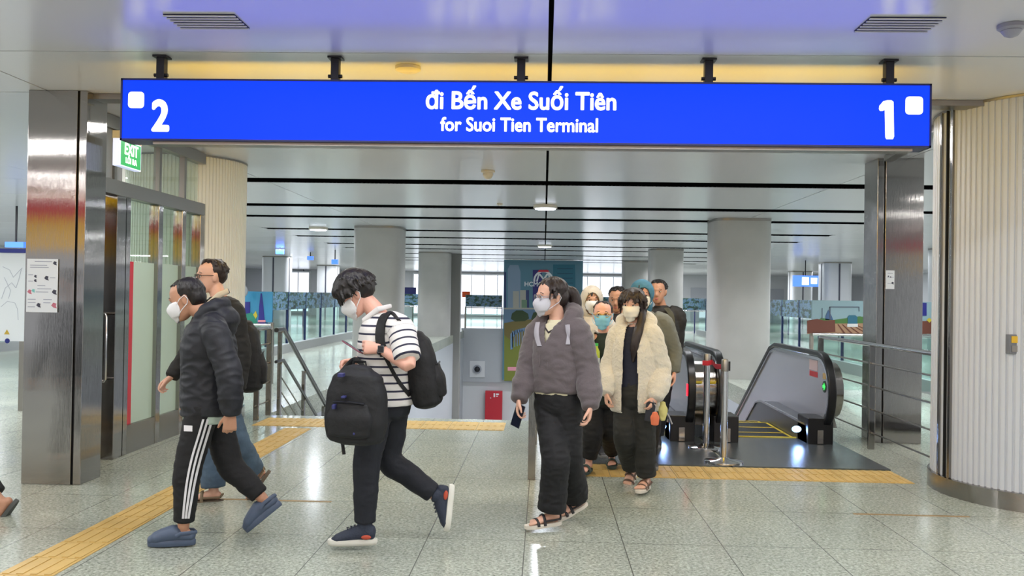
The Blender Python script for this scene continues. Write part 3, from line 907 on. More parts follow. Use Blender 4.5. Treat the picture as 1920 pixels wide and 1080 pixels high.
def escalator(x0, x1, label, arrow, outer_r=True):
    """x0,x1 handrail centre lines"""
    r = thing('escalator', label, 'escalator', ((x0 + x1) / 2, 9.6, 0), 'escalators')
    for side, x, s in (('l', x0, -1), ('r', x1, 1)):
        hp = path_top(0.93, 9.08, 0.39)
        b = MB(); b.strip(hp, 'x', x - 0.04, x + 0.04, 0.05); part('handrail', b, RUBBER, r, True, bevel=0.01)
        gp_ = path_top(0.88, 9.13, 0.34)
        b = MB(); b.strip(gp_, 'x', x - 0.03, x + 0.03, 0.03); part('handrail_track', b, CHROME, r, True)
        # solid side panel from newel curve down to deck
        poly = [p for p in gp_]
        low = [(17.0, 0.90 - 0.06 - (17.0 - 11.5) * S30 - 0.72), (11.5, 0.16), (9.4, 0.16)]
        b = MB(); b.prism(poly + low, 'x', x - 0.012, x + 0.012)
        part('balustrade_panel', b, mat('pale_balustrade_panel', (190, 190, 200), 0.22, 0.55), r)
        # outer cladding with rounded newel drum
        po = path_top(0.84, 9.20, 0.29)
        b = MB(); b.prism(po + low, 'x', x + s * 0.02, x + s * 0.155); part('newel_drum', b, STEEL, r, True)
        # skirt deck inside
        dk = [(9.25, 0.02), (9.3, 0.20), (11.2, 0.22), (11.45, 0.17), (17.0, 0.17 - 5.55 * S30), (17.0, -1.1 - 5.55 * S30 + 0.6), (11.2, -0.3)]
        b = MB(); b.prism(dk, 'x', x - s * 0.02, x - s * 0.20); part('skirt_panel', b, ESK, r)
        b = MB(); b.strip([(9.3, 0.205), (11.2, 0.225), (11.45, 0.175), (17.0, 0.175 - 5.55 * S30)], 'x', x - s * 0.19, x - s * 0.215, 0.02); part('skirt_trim', b, CHROME, r)
        # black base box and handrail inlet
        b = MB(); b.box((x - 0.06 if s < 0 else x - 0.20, 9.22, 0), (x + 0.20 if s < 0 else x + 0.06, 9.60, 0.28)); part('base_cover', b, mat('black_plastic', (16, 16, 20), 0.35), r, bevel=0.01)
        b = MB(); b.box((x - s * 0.08 - 0.03, 9.195, 0.02), (x - s * 0.08 + 0.03, 9.22, 0.16)); part('inlet_plate', b, STEEL, r)
    # comb lamp
    cx = x1 - 0.26
    b = MB(); b.ell((cx, 9.42, 0.135), (1, 0, 0), (0, 1, 0), (0, 0, 1), 0.05, 0.02, 0.035, 16, 8)
    part('comb_lamp', b, mat('blue_white_lamp', (220, 240, 255), 0.3, emis=((130, 190, 255), 9)), r, True)
    l = bpy.data.lights.new('comb_lamp_light', 'POINT'); l.energy = 2.0; l.color = (0.35, 0.5, 1); l.shadow_soft_size = 0.04
    lo = bpy.data.objects.new('comb_lamp_light', l); C.objects.link(lo); lo.location = (cx, 9.33, 0.13)
    # treads
    a0, a1 = x0 + 0.21, x1 - 0.21
    b = MB(); b.box((x0 - 0.14, 7.92, 0.0), (x1 + 0.14, 9.60, 0.012)); part('landing_plate', b, PLATE, r)
    b = MB(); b.box((a0, 9.60, 0.0), (a1, 9.64, 0.02)); part('comb', b, YLINE, r)
    yy = 9.64; zz = 0.0
    drop = [0, 0, 0, 0.04, 0.12] + [0.231] * 12
    for k, d in enumerate(drop):
        zz -= d
        b = MB(); b.box((a0, yy, zz - 0.28), (a1, yy + 0.40, zz)); stp = part('step', b, ESTEP, r)
        b = MB(); b.box((a0, yy + 0.37, zz), (a1, yy + 0.40, zz + 0.003)); b.box((a0, yy, zz), (a0 + 0.03, yy + 0.4, zz + 0.003)); b.box((a1 - 0.03, yy, zz), (a1, yy + 0.4, zz + 0.003)); part('edge_line', b, YLINE, stp)
        yy += 0.40
    return r


e1 = escalator(1.84, 2.95, 'right escalator with a green arrow on its outer side panel', 'g')
e2 = escalator(0.50, 1.53, 'left escalator mostly hidden behind the woman in the cream fleece', 'r')
# markings on the right side panel of the right escalator, inner face
XI = 2.95 - 0.0135


def side_mark(nm, poly, m, parent=e1):
    b = MB(); b.prism(poly, 'x', XI - 0.002, XI); return part(nm, b, m, parent)


def onx(px, py, X=XI):
    """point of the plane x = X seen at a photo position"""
    d = RT * ((px - 960) / F_PX) - UP * ((py - 540) / F_PX) + FW
    p = EYE + d * (X / d.x)
    return (p.y, p.z)


def quad(x0, y0, x1, y1):
    a = onx((x0 + x1) / 2, (y0 + y1) / 2); h = abs(onx(x0, y0)[1] - onx(x0, y1)[1]) / 2
    yy0 = onx(x1, y0)[0]; yy1 = onx(x0, y0)[0]
    return [(yy0, a[1] - h), (yy1, a[1] - h), (yy1, a[1] + h), (yy0, a[1] + h)]


side_mark('notice_label', quad(1518, 675, 1533, 694), mat('pale_pink_label', (214, 190, 190), 0.5))
side_mark('notice_label', quad(1518, 696, 1533, 706), mat('red_label', (196, 60, 66), 0.5))
side_mark('amber_label', quad(1543, 700, 1549, 711), mat('amber_label', (200, 170, 110), 0.5))
c = onx(1546, 725)
b = MB(); b.cyl((XI - 0.004, c[0], c[1]), (XI, c[0], c[1]), 0.062, 28); lamp = part('direction_indicator', b, mat('dark_green_disc', (14, 50, 30), 0.3), e1, True)
b = MB()
b.prism([(c[0] - 0.035, c[1]), (c[0] + 0.005, c[1] + 0.036), (c[0] + 0.005, c[1] + 0.014), (c[0] + 0.04, c[1] + 0.014), (c[0] + 0.04, c[1] - 0.014), (c[0] + 0.005, c[1] - 0.014), (c[0] + 0.005, c[1] - 0.036)], 'x', XI - 0.007, XI - 0.004)
part('green_arrow', b, mat('lit_green_arrow', (60, 255, 90), 0.4, emis=((50, 255, 80), 2.5)), lamp)
b = MB(); b.box((1.53 - 0.052, 9.08, 0.50), (1.53 - 0.041, 9.12, 0.62))
part('red_indicator', b, mat('lit_red_indicator', (255, 40, 60), 0.4, emis=((255, 30, 50), 3.0)), e2)
for x in (1.60, 1.74):
    b = MB(); b.box((x - 0.05, 9.188, 0.62), (x + 0.05, 9.196, 0.645)); part('painted_reflection', b, YLINE, e1 if x > 1.7 else e2)  # yellow strip painted on as the reflection in the steel drum
for xx in (EX0 - 0.02, EX1):
    q = MB(); q.box((xx, EY0 + 0.02, -5), (xx + 0.02, VY0, -0.3)); struct('wall_escalator_pit', q, DARK)

# ------------------------------------------------------------------ queue posts
def stanchion(px, py, Y, label, tape_out=False, h=0.93):
    x = (px - 1020) / F_PX * Y
    r = thing('queue_post', label, 'queue post', (x, Y, 0.012), 'chrome queue posts')
    b = MB(); b.lathe((x, Y, 0.012), [(0.175, 0), (0.175, 0.012), (0.165, 0.02), (0.06, 0.032), (0.04, 0.045)], 40); part('base', b, CHROME, r, True)
    b = MB(); b.lathe((x, Y, 0.05), [(0.032, 0), (0.032, h - 0.12)], 24); part('tube', b, CHROME, r, True)
    b = MB(); b.lathe((x, Y, h - 0.09), [(0.035, 0), (0.035, 0.10), (0.03, 0.11)], 24); hd = part('belt_head', b, STEEL_D, r, True)
    b = MB(); b.box((x + 0.03, Y - 0.018, h - 0.085), (x + 0.046, Y + 0.018, h + 0.0)); part('belt_slot', b, BLACK, hd)
    b = MB(); b.cyl((x - 0.036, Y, 0.24), (x - 0.03, Y, 0.24), 0.01, 10); part('screw', b, CHROME, r)
    return r, V((x, Y, h))


s1, t1 = stanchion(1358, 865, 8.10, 'nearer chrome queue post on the dark landing plate in front of the right escalator')
s2, t2 = stanchion(1325, 833, 8.85, 'farther chrome queue post left of the near one with a red belt')
b = MB()
q = [t2 + V((-0.05, -0.02, -0.07)), t2 + V((0.0, -0.045, -0.072)), t2 + V((0.05, -0.03, -0.06))]
p_ = [t2 + V((0.04, -0.03, -0.055)), (t1 + t2) / 2 + V((0.0, 0, -0.075)), t1 + V((-0.034, 0.0, -0.05))]
b.tube(q, 0.024, 8, flat=0.08, ref=(0, 0, 1)); b.tube(p_, 0.024, 8, flat=0.08, ref=(0, 0, 1))
part('red_belt', b, mat('red_webbing', (188, 40, 56), 0.6), s2, label='red retractable belt')

# ------------------------------------------------------------------ far glass barriers with printed bands
def print_mat(name, c1, c2, c3, c4, sc):
    if name in MATS:
        return MATS[name]
    m = bpy.data.materials.new(name); m.use_nodes = True
    nt = m.node_tree; b = nt.nodes['Principled BSDF']
    tc = nt.nodes.new('ShaderNodeTexCoord'); mp = nt.nodes.new('ShaderNodeMapping'); mp.inputs['Scale'].default_value = sc
    n = nt.nodes.new('ShaderNodeTexNoise'); n.inputs['Scale'].default_value = 3.0; n.inputs['Detail'].default_value = 5; n.inputs['Roughness'].default_value = 0.65
    r = nt.nodes.new('ShaderNodeValToRGB'); e = r.color_ramp.elements
    e[0].position = 0.34; e[0].color = srgb(*c1); e[1].position = 0.66; e[1].color = srgb(*c4)
    x = e.new(0.46); x.color = srgb(*c2); x = e.new(0.54); x.color = srgb(*c3)
    nt.links.new(tc.outputs['Object'], mp.inputs[0]); nt.links.new(mp.outputs[0], n.inputs['Vector'])
    nt.links.new(n.outputs['Fac'], r.inputs[0]); nt.links.new(r.outputs[0], b.inputs['Base Color'])
    b.inputs['Roughness'].default_value = 0.3
    MATS[name] = m
    return m


CITY = print_mat('printed_city_band', (16, 26, 60), (44, 82, 54), (104, 136, 176), (70, 100, 44), (1.6, 1.0, 2.6))
POSTM = mat('dark_blue_post', (40, 52, 96), 0.35, 0.4)
GPANEL = glass('barrier_glass', (234, 246, 243), 0.04)


def barrier_y(X, y0, y1, label, step=1.6):
    """glass barrier on a curb running away from the camera"""
    r = thing('glass_barrier', label, 'barrier', (X, (y0 + y1) / 2, 0), 'glass barriers on stone curbs')
    b = MB(); b.box((X - 0.12, y0, 0), (X + 0.12, y1, 0.22)); part('curb', b, CURB, r)
    n = round((y1 - y0) / step)
    for k in range(n):
        a = y0 + k * (y1 - y0) / n; c = y0 + (k + 1) * (y1 - y0) / n
        b = MB(); b.box((X - 0.008, a + 0.02, 0.22), (X + 0.008, c - 0.02, 1.06)); part('glass_pane', b, GPANEL, r)
        b = MB(); b.box((X - 0.03, a - 0.02, 0.22), (X + 0.03, a + 0.02, 1.50)); part('post', b, POSTM, r)
    b = MB(); b.box((X - 0.02, y0, 1.06), (X + 0.02, y1, 1.50)); part('printed_band', b, CITY, r)
    return r


def barrier_x(Y, x0, x1, label, band=True, zb=0.0, step=1.3, z_band=1.0, m=None):
    r = thing('glass_barrier', label, 'barrier', ((x0 + x1) / 2, Y, 0), 'glass barriers facing the hall')
    n = max(1, round((x1 - x0) / step))
    for k in range(n + 1):
        a = x0 + k * (x1 - x0) / n
        b = MB(); b.box((a - 0.025, Y - 0.03, zb), (a + 0.025, Y + 0.03, 1.0)); part('post', b, POSTM if k % 2 else STEEL_D, r)
        if k < n:
            c = x0 + (k + 1) * (x1 - x0) / n
            b = MB(); b.box((a + 0.04, Y - 0.008, zb + 0.08), (c - 0.04, Y + 0.008, 0.92)); part('glass_pane', b, GPANEL, r)
    b = MB(); b.cyl((x0, Y - 0.05, 0.96), (x1, Y - 0.05, 0.96), 0.025, 12); part('top_rail', b, CHROME, r, True)
    if band:
        b = MB(); b.box((x0, Y - 0.02, z_band), (x1, Y + 0.02, 1.50)); part('printed_band', b, m or CITY, r)
    return r


barrier_y(-6.4, 15.2, 36.5, 'long glass barrier on a grey curb along the left side of the hall')
barrier_y(6.4, 14.36, 36.5, 'long glass barrier on a grey curb along the right side of the hall')
barrier_y(6.4, 12.0, 14.04, 'short near glass barrier on a grey curb seen just left of the right fluted column')
barrier_y(-12.8, 20, 36.5, 'second glass barrier farther out on the left side', 2.0)
SKYP = mat('printed_pale_sky', (150, 182, 196), 0.35); SKYB = mat('printed_blue', (60, 150, 200), 0.35)
BLP = mat('printed_dark_blue', (36, 40, 140), 0.35); BRP = mat('printed_brown', (112, 62, 50), 0.4); TANP = mat('printed_tan_ground', (176, 140, 112), 0.4)
GRNP = mat('printed_green', (74, 124, 62), 0.4); TRAMP = mat('printed_tram_teal', (40, 110, 140), 0.4); GRYP = mat('printed_grey_blue', (84, 94, 118), 0.4)
WHP = mat('printed_white', (226, 230, 236), 0.4); REDP = mat('printed_red', (200, 40, 60), 0.4); PINKP = mat('printed_pink', (224, 150, 170), 0.4)
YELP = mat('printed_yellow', (206, 190, 60), 0.4); DKP = mat('printed_navy', (26, 30, 66), 0.4)
YB = 14.2
rb = barrier_x(YB, 4.27, 7.2, 'glass barrier with a printed tram picture right of the big grey column', m=SKYP)
lb = barrier_x(YB, -7.2, -4.42, 'glass barrier with a printed tower picture at the left beside the fluted column', m=SKYB)


def bp(parent, nm, pts, m, Y, k=0):
    """flat printed shape on a picture facing the camera; pts in photo pixels"""
    b = MB()
    q = [(at(x, y, Y).x, at(x, y, Y).z) for x, y in pts]
    b.prism(q, 'y', Y - 0.004 - 0.003 * k, Y)
    return part(nm, b, m, parent)


Y1 = YB - 0.021
Rc = lambda x0, y0, x1, y1: [(x0, y0), (x1, y0), (x1, y1), (x0, y1)]
bp(rb, 'printed_ground', [(1513, 605), (1560, 600), (1640, 600), (1722, 604), (1722, 626), (1513, 626)], TANP, Y1, 0)
bp(rb, 'printed_trees', [(1530, 603), (1540, 596), (1562, 600), (1590, 596), (1612, 593), (1640, 598), (1640, 606), (1530, 607)], GRNP, Y1, 1)
bp(rb, 'printed_building', [(1513, 601), (1532, 598), (1545, 601), (1565, 600), (1566, 622), (1513, 625)], BRP, Y1, 2)
bp(rb, 'printed_tram', [(1589, 594), (1592, 591), (1603, 591), (1607, 594), (1607, 607), (1589, 607)], TRAMP, Y1, 3)
bp(rb, 'printed_tram_front', Rc(1588, 607, 1608, 613), WHP, Y1, 3)
for x0, y0, x1, y1 in ((1555, 575, 1557, 600), (1625, 568, 1627, 596), (1541, 578, 1542, 600), (1555, 575, 1611, 576.5), (1610, 575, 1611, 584)):
    bp(rb, 'printed_pole', Rc(x0, y0, x1, y1), GRYP, Y1, 2)
bp(rb, 'printed_shrub', [(1548, 592), (1553, 581), (1560, 594), (1562, 600), (1547, 600)], mat('printed_blue_grey', (70, 104, 150), 0.4), Y1, 1)
for k in range(5):
    bp(rb, 'printed_rail', [(1570 + k * 8, 608), (1572 + k * 8, 608), (1586 + k * 14, 626), (1582 + k * 14, 626)], BRP, Y1, 2)
# second picture (tracks) right of the pillar
bp(rb, 'printed_field', [(1752, 567), (1835, 567), (1835, 626), (1752, 626)], GRYP, Y1, 1)
bp(rb, 'printed_greenery', [(1752, 567), (1790, 567), (1765, 580), (1752, 584)], GRNP, Y1, 2)
bp(rb, 'printed_light_post', Rc(1748, 568, 1752, 626), WHP, Y1, 3)
bp(rb, 'printed_train_blue', Rc(1724, 568, 1737, 592), BLP, Y1, 2)
bp(rb, 'printed_yellow_dot', [(1737, 600), (1742, 596), (1747, 600), (1742, 605)], YELP, Y1, 3)
bp(rb, 'printed_dark_base', Rc(1724, 602, 1748, 626), BRP, Y1, 2)
for k in range(7):
    bp(rb, 'printed_track', [(1755 + k * 9, 626), (1758 + k * 9, 626), (1822 + k * 2.5, 569), (1820 + k * 2.5, 569)], mat('printed_pale_track', (130, 140, 168), 0.4) if k % 2 else DKP, Y1, 2)
# left picture
bp(lb, 'printed_tower', [(489, 550), (491, 550), (494, 575), (497, 608), (484, 608), (486, 575)], BLP, Y1, 1)
bp(lb, 'printed_dark_side', Rc(456, 566, 469, 610), BLP, Y1, 1)
bp(lb, 'printed_hill', [(456, 590), (472, 586), (480, 597), (484, 608), (456, 610)], mat('printed_teal_green', (40, 140, 120), 0.4), Y1, 2)
bp(lb, 'printed_yellow_tree', [(475, 590), (480, 583), (483, 592), (480, 598)], YELP, Y1, 3)
bp(lb, 'printed_pink_base', Rc(484, 600, 498, 604), PINKP, Y1, 3)
c = at(466, 545, YB)
q = MB(); q.lathe((c.x, YB - 0.3, 0), [(0.02, 0), (0.02, 1.46)], 10); q.ell((c.x, YB - 0.3, 1.50), (1, 0, 0), (0, 1, 0), (0, 0, 1), 0.09, 0.09, 0.1)
single('post_lamp', q, mat('frosted_globe', (200, 205, 215), 0.25), 'small grey globe on a post in front of the left printed picture', 'globe lamp', smooth=True)

barrier_x(VY1 - 0.05, -3.3, -1.75, 'far glass barrier above the grey end wall left of the big poster', zb=0.1, step=1.3, z_band=1.0)
barrier_x(VY1 - 0.05, 2.4, 3.3, 'far glass barrier above the end wall right of the group', zb=0.1, step=1.0)
q = barrier_x(38.2, 4.5, 12.5, 'farthest glass barrier right of the grey columns', step=2)
q = barrier_x(38.2, -12.5, -4.6, 'farthest glass barrier in the left distance', step=2)

# ------------------------------------------------------------------ far poster
YP = 36.7
ps = thing('city_poster', 'tall city poster with a round arch logo hanging at the far end of the stairwell', 'poster', (0, YP, -2.0))
pa = at(945, 493, YP); pd = at(1090, 715, YP)
b = MB(); b.box((pa.x, YP, pd.z), (pd.x, YP + 0.06, CEIL - 0.03)); part('sheet', b, mat('poster_blue_sky', (84, 128, 150), 0.4), ps)
Y2 = YP - 0.001


def pp(nm, pts, m, k=0):
    b = MB(); qq = [(at(x, y, Y2).x, at(x, y, Y2).z) for x, y in pts]
    b.prism(qq, 'y', Y2 - 0.006 * (k + 1), Y2); return part(nm, b, m, ps)


TW1 = mat('poster_grey_tower', (128, 150, 176), 0.4); TW2 = mat('poster_dark_tower', (44, 60, 110), 0.4); TW3 = mat('poster_teal_tower', (36, 104, 128), 0.4)
TW4 = mat('poster_beige_block', (170, 168, 160), 0.4); TRE = mat('poster_tree_green', (52, 72, 44), 0.5); FLD = mat('poster_olive_field', (118, 106, 60), 0.5); YGR = mat('poster_lime_grass', (116, 124, 48), 0.5)
BRG = mat('poster_bridge_blue', (110, 140, 176), 0.4); NIGHT = mat('poster_violet_tower', (46, 44, 120), 0.4)
pp('printed_tower', [(952, 578), (952, 505), (956, 497), (972, 497), (976, 510), (976, 578)], TW1)
pp('printed_tower', Rc(945.5, 510, 949, 578), TW2)
pp('printed_tower', [(1037, 578), (1037, 496), (1078, 496), (1080, 578)], TW3)
for k in range(6):
    pp('printed_floor_line', Rc(1045, 503 + k * 9, 1074, 504.5 + k * 9), mat('poster_dark_teal', (24, 76, 104), 0.4), 1)
pp('printed_tower', Rc(999, 506, 1016, 578), NIGHT)
pp('printed_block', Rc(962, 546, 973, 577), TW4, 1); pp('printed_block', Rc(975, 544, 986, 577), TW4, 1); pp('printed_block', Rc(986, 544, 992, 577), TW2, 1)
pp('printed_block', Rc(978, 562, 988, 577), mat('poster_green_block', (110, 140, 116), 0.4), 2)
pp('printed_river', Rc(945.3, 579, 1089.7, 605), mat('poster_river', (100, 128, 160), 0.4))
pp('printed_quay', Rc(945.3, 577, 1089.7, 580), TW4, 1)
pp('printed_field', [(945.3, 606), (975, 600), (1010, 598), (1089.7, 600), (1089.7, 640), (945.3, 650)], FLD, 1)
pp('printed_grass', [(945.3, 628), (960, 640), (1000, 655), (1089.7, 650), (1089.7, 714), (945.3, 714)], YGR, 2)
pp('printed_tree', [(958, 598), (960, 588), (968, 582), (980, 582), (990, 588), (992, 597), (984, 602), (966, 603)], TRE, 2)
pp('printed_tree', [(996, 598), (1000, 586), (1010, 584), (1020, 592), (1018, 602), (1000, 603)], TRE, 2)
pp('printed_bridge', [(957, 626), (966, 619), (985, 614), (1010, 612), (1010, 617), (985, 620), (970, 624), (962, 632), (962, 654), (957, 656)], BRG, 3)
for k in range(9):
    pp('printed_baluster', Rc(960 + k * 4.5, 620 - k * 0.6, 961.6 + k * 4.5, 652 - k * 1.5), BRG, 3)
pp('printed_red_mark', Rc(952, 688, 975, 695), PINKP, 3)
# arch logo with the m and the letters
arc = [(1019 + math.cos(math.radians(a)) * 19, 526 - math.sin(math.radians(a)) * 19) for a in range(-8, 189, 14)]
inn = [(1019 + math.cos(math.radians(a)) * 15.5, 526 - math.sin(math.radians(a)) * 15.5) for a in range(188, -9, -14)]
for a, b2, c2, d2 in zip(arc[:-1], arc[1:], inn[::-1][1:], inn[::-1][:-1]):
    pp('logo_arch', [a, b2, c2, d2], WHP, 3)
pp('logo_red_roof', [(1008, 510), (1030, 510), (1027, 506), (1011, 506)], REDP, 5)
for poly in ([(1005, 528), (1009, 514), (1012, 514), (1008, 528)], [(1009, 513), (1013, 513), (1020, 522), (1020, 527)], [(1029, 513), (1025, 513), (1019, 522), (1019, 527)], [(1034, 528), (1030, 514), (1027, 514), (1031, 528)]):
    pp('logo_letter_m', poly, WHP, 4)
text_part('logo_lettering', 'HCMC METRO', 0.26, (at(1021, 537, Y2).x, Y2 - 0.02, at(1021, 537, Y2).z), WHP, ps, bold=0.006, ext=0.003)

# camera dome niche and red cabinet on the far walls
c = at(895, 692, VY1 - 0.13)
r = thing('wall_camera', 'round dark camera on a white square plate on the far grey wall', 'camera', (c.x, VY1 - 0.13, c.z))
b = MB(); b.box((c.x - 0.32, VY1 - 0.16, c.z - 0.34), (c.x + 0.32, VY1 - 0.13, c.z + 0.34)); part('plate', b, WHITEP, r)
b = MB(); b.cyl((c.x, VY1 - 0.22, c.z), (c.x, VY1 - 0.16, c.z), 0.18, 24); part('collar', b, mat('pale_grey_plastic', (150, 154, 166), 0.4), r, True)
b = MB(); b.ell((c.x, VY1 - 0.22, c.z), (1, 0, 0), (0, 1, 0), (0, 0, 1), 0.12, 0.09, 0.12); part('lens', b, BLACK, r, True)
YL = VY1 - 0.3
a = at(910, 733, YL); d = at(941, 790, YL)
r = thing('hose_cabinet', 'red fire hose cabinet low on the far lower wall with white marks', 'cabinet', ((a.x + d.x) / 2, YL, -5))
b = MB(); b.box((a.x, YL, -5), (d.x, YL + 0.25, a.z)); part('cabinet_body', b, mat('red_enamel', (186, 34, 52), 0.35), r)
c = at(930, 741, YL)
b = MB(); b.box((c.x - 0.1, YL - 0.005, c.z - 0.08), (c.x - 0.04, YL, c.z + 0.08)); b.box((c.x, YL - 0.005, c.z - 0.06), (c.x + 0.08, YL, c.z - 0.02)); b.box((c.x, YL - 0.005, c.z + 0.01), (c.x + 0.12, YL, c.z + 0.07)); b.box((c.x - 0.24, YL - 0.005, c.z - 0.14), (c.x - 0.2, YL, c.z - 0.1)); part('white_mark', b, WHP, r)
q = MB(); a = at(868, 552, 38.4)
c = at(875, 552, 38.4)
r = thing('orange_sign', 'small orange sign just right of the dark grey pier', 'sign', (c.x, 38.4, 0))
b = MB(); b.box((c.x - 0.2, 38.4, c.z - 0.13), (c.x + 0.15, 38.44, c.z + 0.13)); part('panel', b, mat('orange_sign', (232, 92, 40), 0.4), r)
b = MB(); b.box((c.x - 0.04, 38.41, 0), (c.x, 38.44, c.z - 0.13)); part('pole', b, STEEL_D, r)
# far doors in the end wall
for i, (x0, x1) in enumerate(((-14.2, -12.8), (9.6, 11.0), (14.2, 15.6))):
    q = MB(); q.box((x0, 57.93, 0), (x1, 57.99, 2.2)); o = struct('door_%d' % (i + 2), q, mat('pale_grey_door', (176, 180, 190), 0.4))
    b = MB(); b.box((x0 + 0.1, 57.9, 0.95), (x0 + 0.14, 57.94, 1.25)); part('door_handle', b, STEEL_D, o)
q = MB()
for x in (-16, -11.2, -9.4, 8.8, 12.2, 17):
    q.box((x - 0.03, 57.96, 0), (x + 0.03, 58, CEIL))
struct('trim_5', q, SEAM)
# floor mat frame at right
r = thing('floor_hatch', 'open edged black floor hatch with a steel rim beside the fluted column at the right', 'hatch', (4.15, 8.2, 0))
b = MB(); b.box((3.85, 8.0, 0.0), (4.7, 8.65, 0.02)); part('rim', b, STEEL, r)
b = MB(); b.box((3.90, 8.05, 0.018), (4.65, 8.60, 0.03)); part('mat_insert', b, mat('black_mat', (26, 26, 30), 0.8), r)
# lit shop signs over the hall behind the camera, mirrored in the steel
r = thing('yellow_shop_sign', 'long lit yellow sign hanging over the hall behind the camera', 'sign', (0, -4.0, 2.3))
b = MB(); b.box((-12, -4.08, 2.24), (12, -4.0, 2.87)); part('light_face', b, mat('lit_yellow_shop_face', (240, 200, 60), 0.3, emis=((255, 200, 50), 1.0)), r)
b = MB()
for x in (-9, -3, 3, 9):
    b.box((x - 0.03, -4.07, 2.87), (x + 0.03, -4.01, CEIL - 0.002))
part('hanger', b, BLACK, r)
r = thing('red_shop_sign', 'long lit red sign hanging over the hall behind the camera', 'sign', (0, -1.0, 2.6))
b = MB(); b.box((-12, -1.06, 2.68), (12, -1.0, 2.95)); part('light_face', b, mat('lit_red_shop_face', (230, 60, 80), 0.3, emis=((235, 60, 90), 0.6)), r)
b = MB()
for x in (-9, -3, 3, 9):
    b.box((x - 0.03, -1.05, 2.95), (x + 0.03, -1.01, CEIL - 0.002))
part('hanger', b, BLACK, r)
# ------------------------------------------------------------------ people: helpers
def cr(pts, vals, sub=4):
    """Catmull-Rom through pts; vals are tuples interpolated smoothly along"""
    pts = [V(p) for p in pts]
    P = [pts[0] * 2 - pts[1]] + pts + [pts[-1] * 2 - pts[-2]]
    out = []; ov = []
    for i in range(1, len(P) - 2):
        for k in range(sub):
            t = k / sub
            a, b, c, d = P[i - 1], P[i], P[i + 1], P[i + 2]
            out.append(0.5 * ((2 * b) + (c - a) * t + (2 * a - 5 * b + 4 * c - d) * t * t + (3 * b - a - 3 * c + d) * t ** 3))
            s = t * t * (3 - 2 * t)
            ov.append(tuple(x * (1 - s) + y * s for x, y in zip(vals[i - 1], vals[i])))
    out.append(pts[-1]); ov.append(tuple(vals[-1]))
    return out, ov


def limb(mb, pts, rads, ref, n=18, sub=4, cap=0.6, power=2.0):
    """closed tapered limb; rads = r or (r_ref, r_other); rounded ends"""
    rads = [(r, r) if not isinstance(r, (tuple, list)) else tuple(r) for r in rads]
    P, R = cr(pts, rads, sub)
    fr = []
    for k, p in enumerate(P):
        t = (P[min(len(P) - 1, k + 1)] - P[max(0, k - 1)]).normalized()
        u = V(ref) - t * V(ref).dot(t)
        if u.length < 1e-4:
            u = t.orthogonal()
        u.normalize()
        fr.append((t, u, t.cross(u)))
    rs = []

    def ring(p, u, v, a, b):
        o = []
        for i in range(n):
            th = 2 * PI * i / n; c_, s_ = math.cos(th), math.sin(th)
            k = (abs(c_) ** power + abs(s_) ** power) ** (-1 / power)
            o.append(p + u * (c_ * k * a) + v * (s_ * k * b))
        return o
    if cap:
        t, u, v = fr[0]
        for q in (0.1, 0.55, 0.85):
            e = math.sqrt(max(0, 1 - (1 - q) ** 2)) if q < 1 else 1
            rs.append(ring(P[0] - t * (cap * min(R[0]) * (1 - q)), u, v, R[0][0] * e, R[0][1] * e))
    for p, (t, u, v), r in zip(P, fr, R):
        rs.append(ring(p, u, v, r[0], r[1]))
    if cap:
        t, u, v = fr[-1]
        for q in (0.85, 0.55, 0.1):
            e = math.sqrt(max(0, 1 - (1 - q) ** 2))
            rs.append(ring(P[-1] + t * (cap * min(R[-1]) * (1 - q)), u, v, R[-1][0] * e, R[-1][1] * e))
    mb.rings(rs)
    return mb


def fuse(mb, voxel=0.006, smooth=4, fac=0.5):
    me = mb.mesh('tmp')
    o = bpy.data.objects.new('tmp', me); C.objects.link(o)
    r = o.modifiers.new('r', 'REMESH'); r.mode = 'VOXEL'; r.voxel_size = voxel; r.use_smooth_shade = True
    if smooth:
        s = o.modifiers.new('s', 'SMOOTH'); s.iterations = smooth; s.factor = fac
    dg = bpy.context.evaluated_depsgraph_get()
    out = bpy.data.meshes.new_from_object(o.evaluated_get(dg))
    bpy.data.objects.remove(o); bpy.data.meshes.remove(me)
    out.polygons.foreach_set('use_smooth', [True] * len(out.polygons))
    return out


def wrinkle(me, amp=0.006, freq=(9, 9, 16), seed=0, fold=0.5):
    o = V((seed * 3.7, seed * 1.3, seed * 2.1))
    nr = [v.normal.copy() for v in me.vertices]
    for v, n in zip(me.vertices, nr):
        p = v.co
        q = V((p.x * freq[0], p.y * freq[1], p.z * freq[2])) + o
        w_ = noise.noise(q * 0.5) * 1.2
        a = noise.noise(q + V((w_, w_, w_)))
        b = 1 - abs(noise.noise(q * 1.7 + V((5, w_ * 2, 1)))) * 2.4
        v.co = p + n * (amp * (a * (1 - fold) + b * fold * 0.8))


def put(name, me, m, root, label=None):
    L = rootloc(root)
    me.transform(Matrix.Translation(-L))
    o = bpy.data.objects.new(name, me); C.objects.link(o); o.parent = root
    for mm in (m if isinstance(m, (list, tuple)) else [m]):
        me.materials.append(mm)
    if label:
        o['label'] = label
    return o


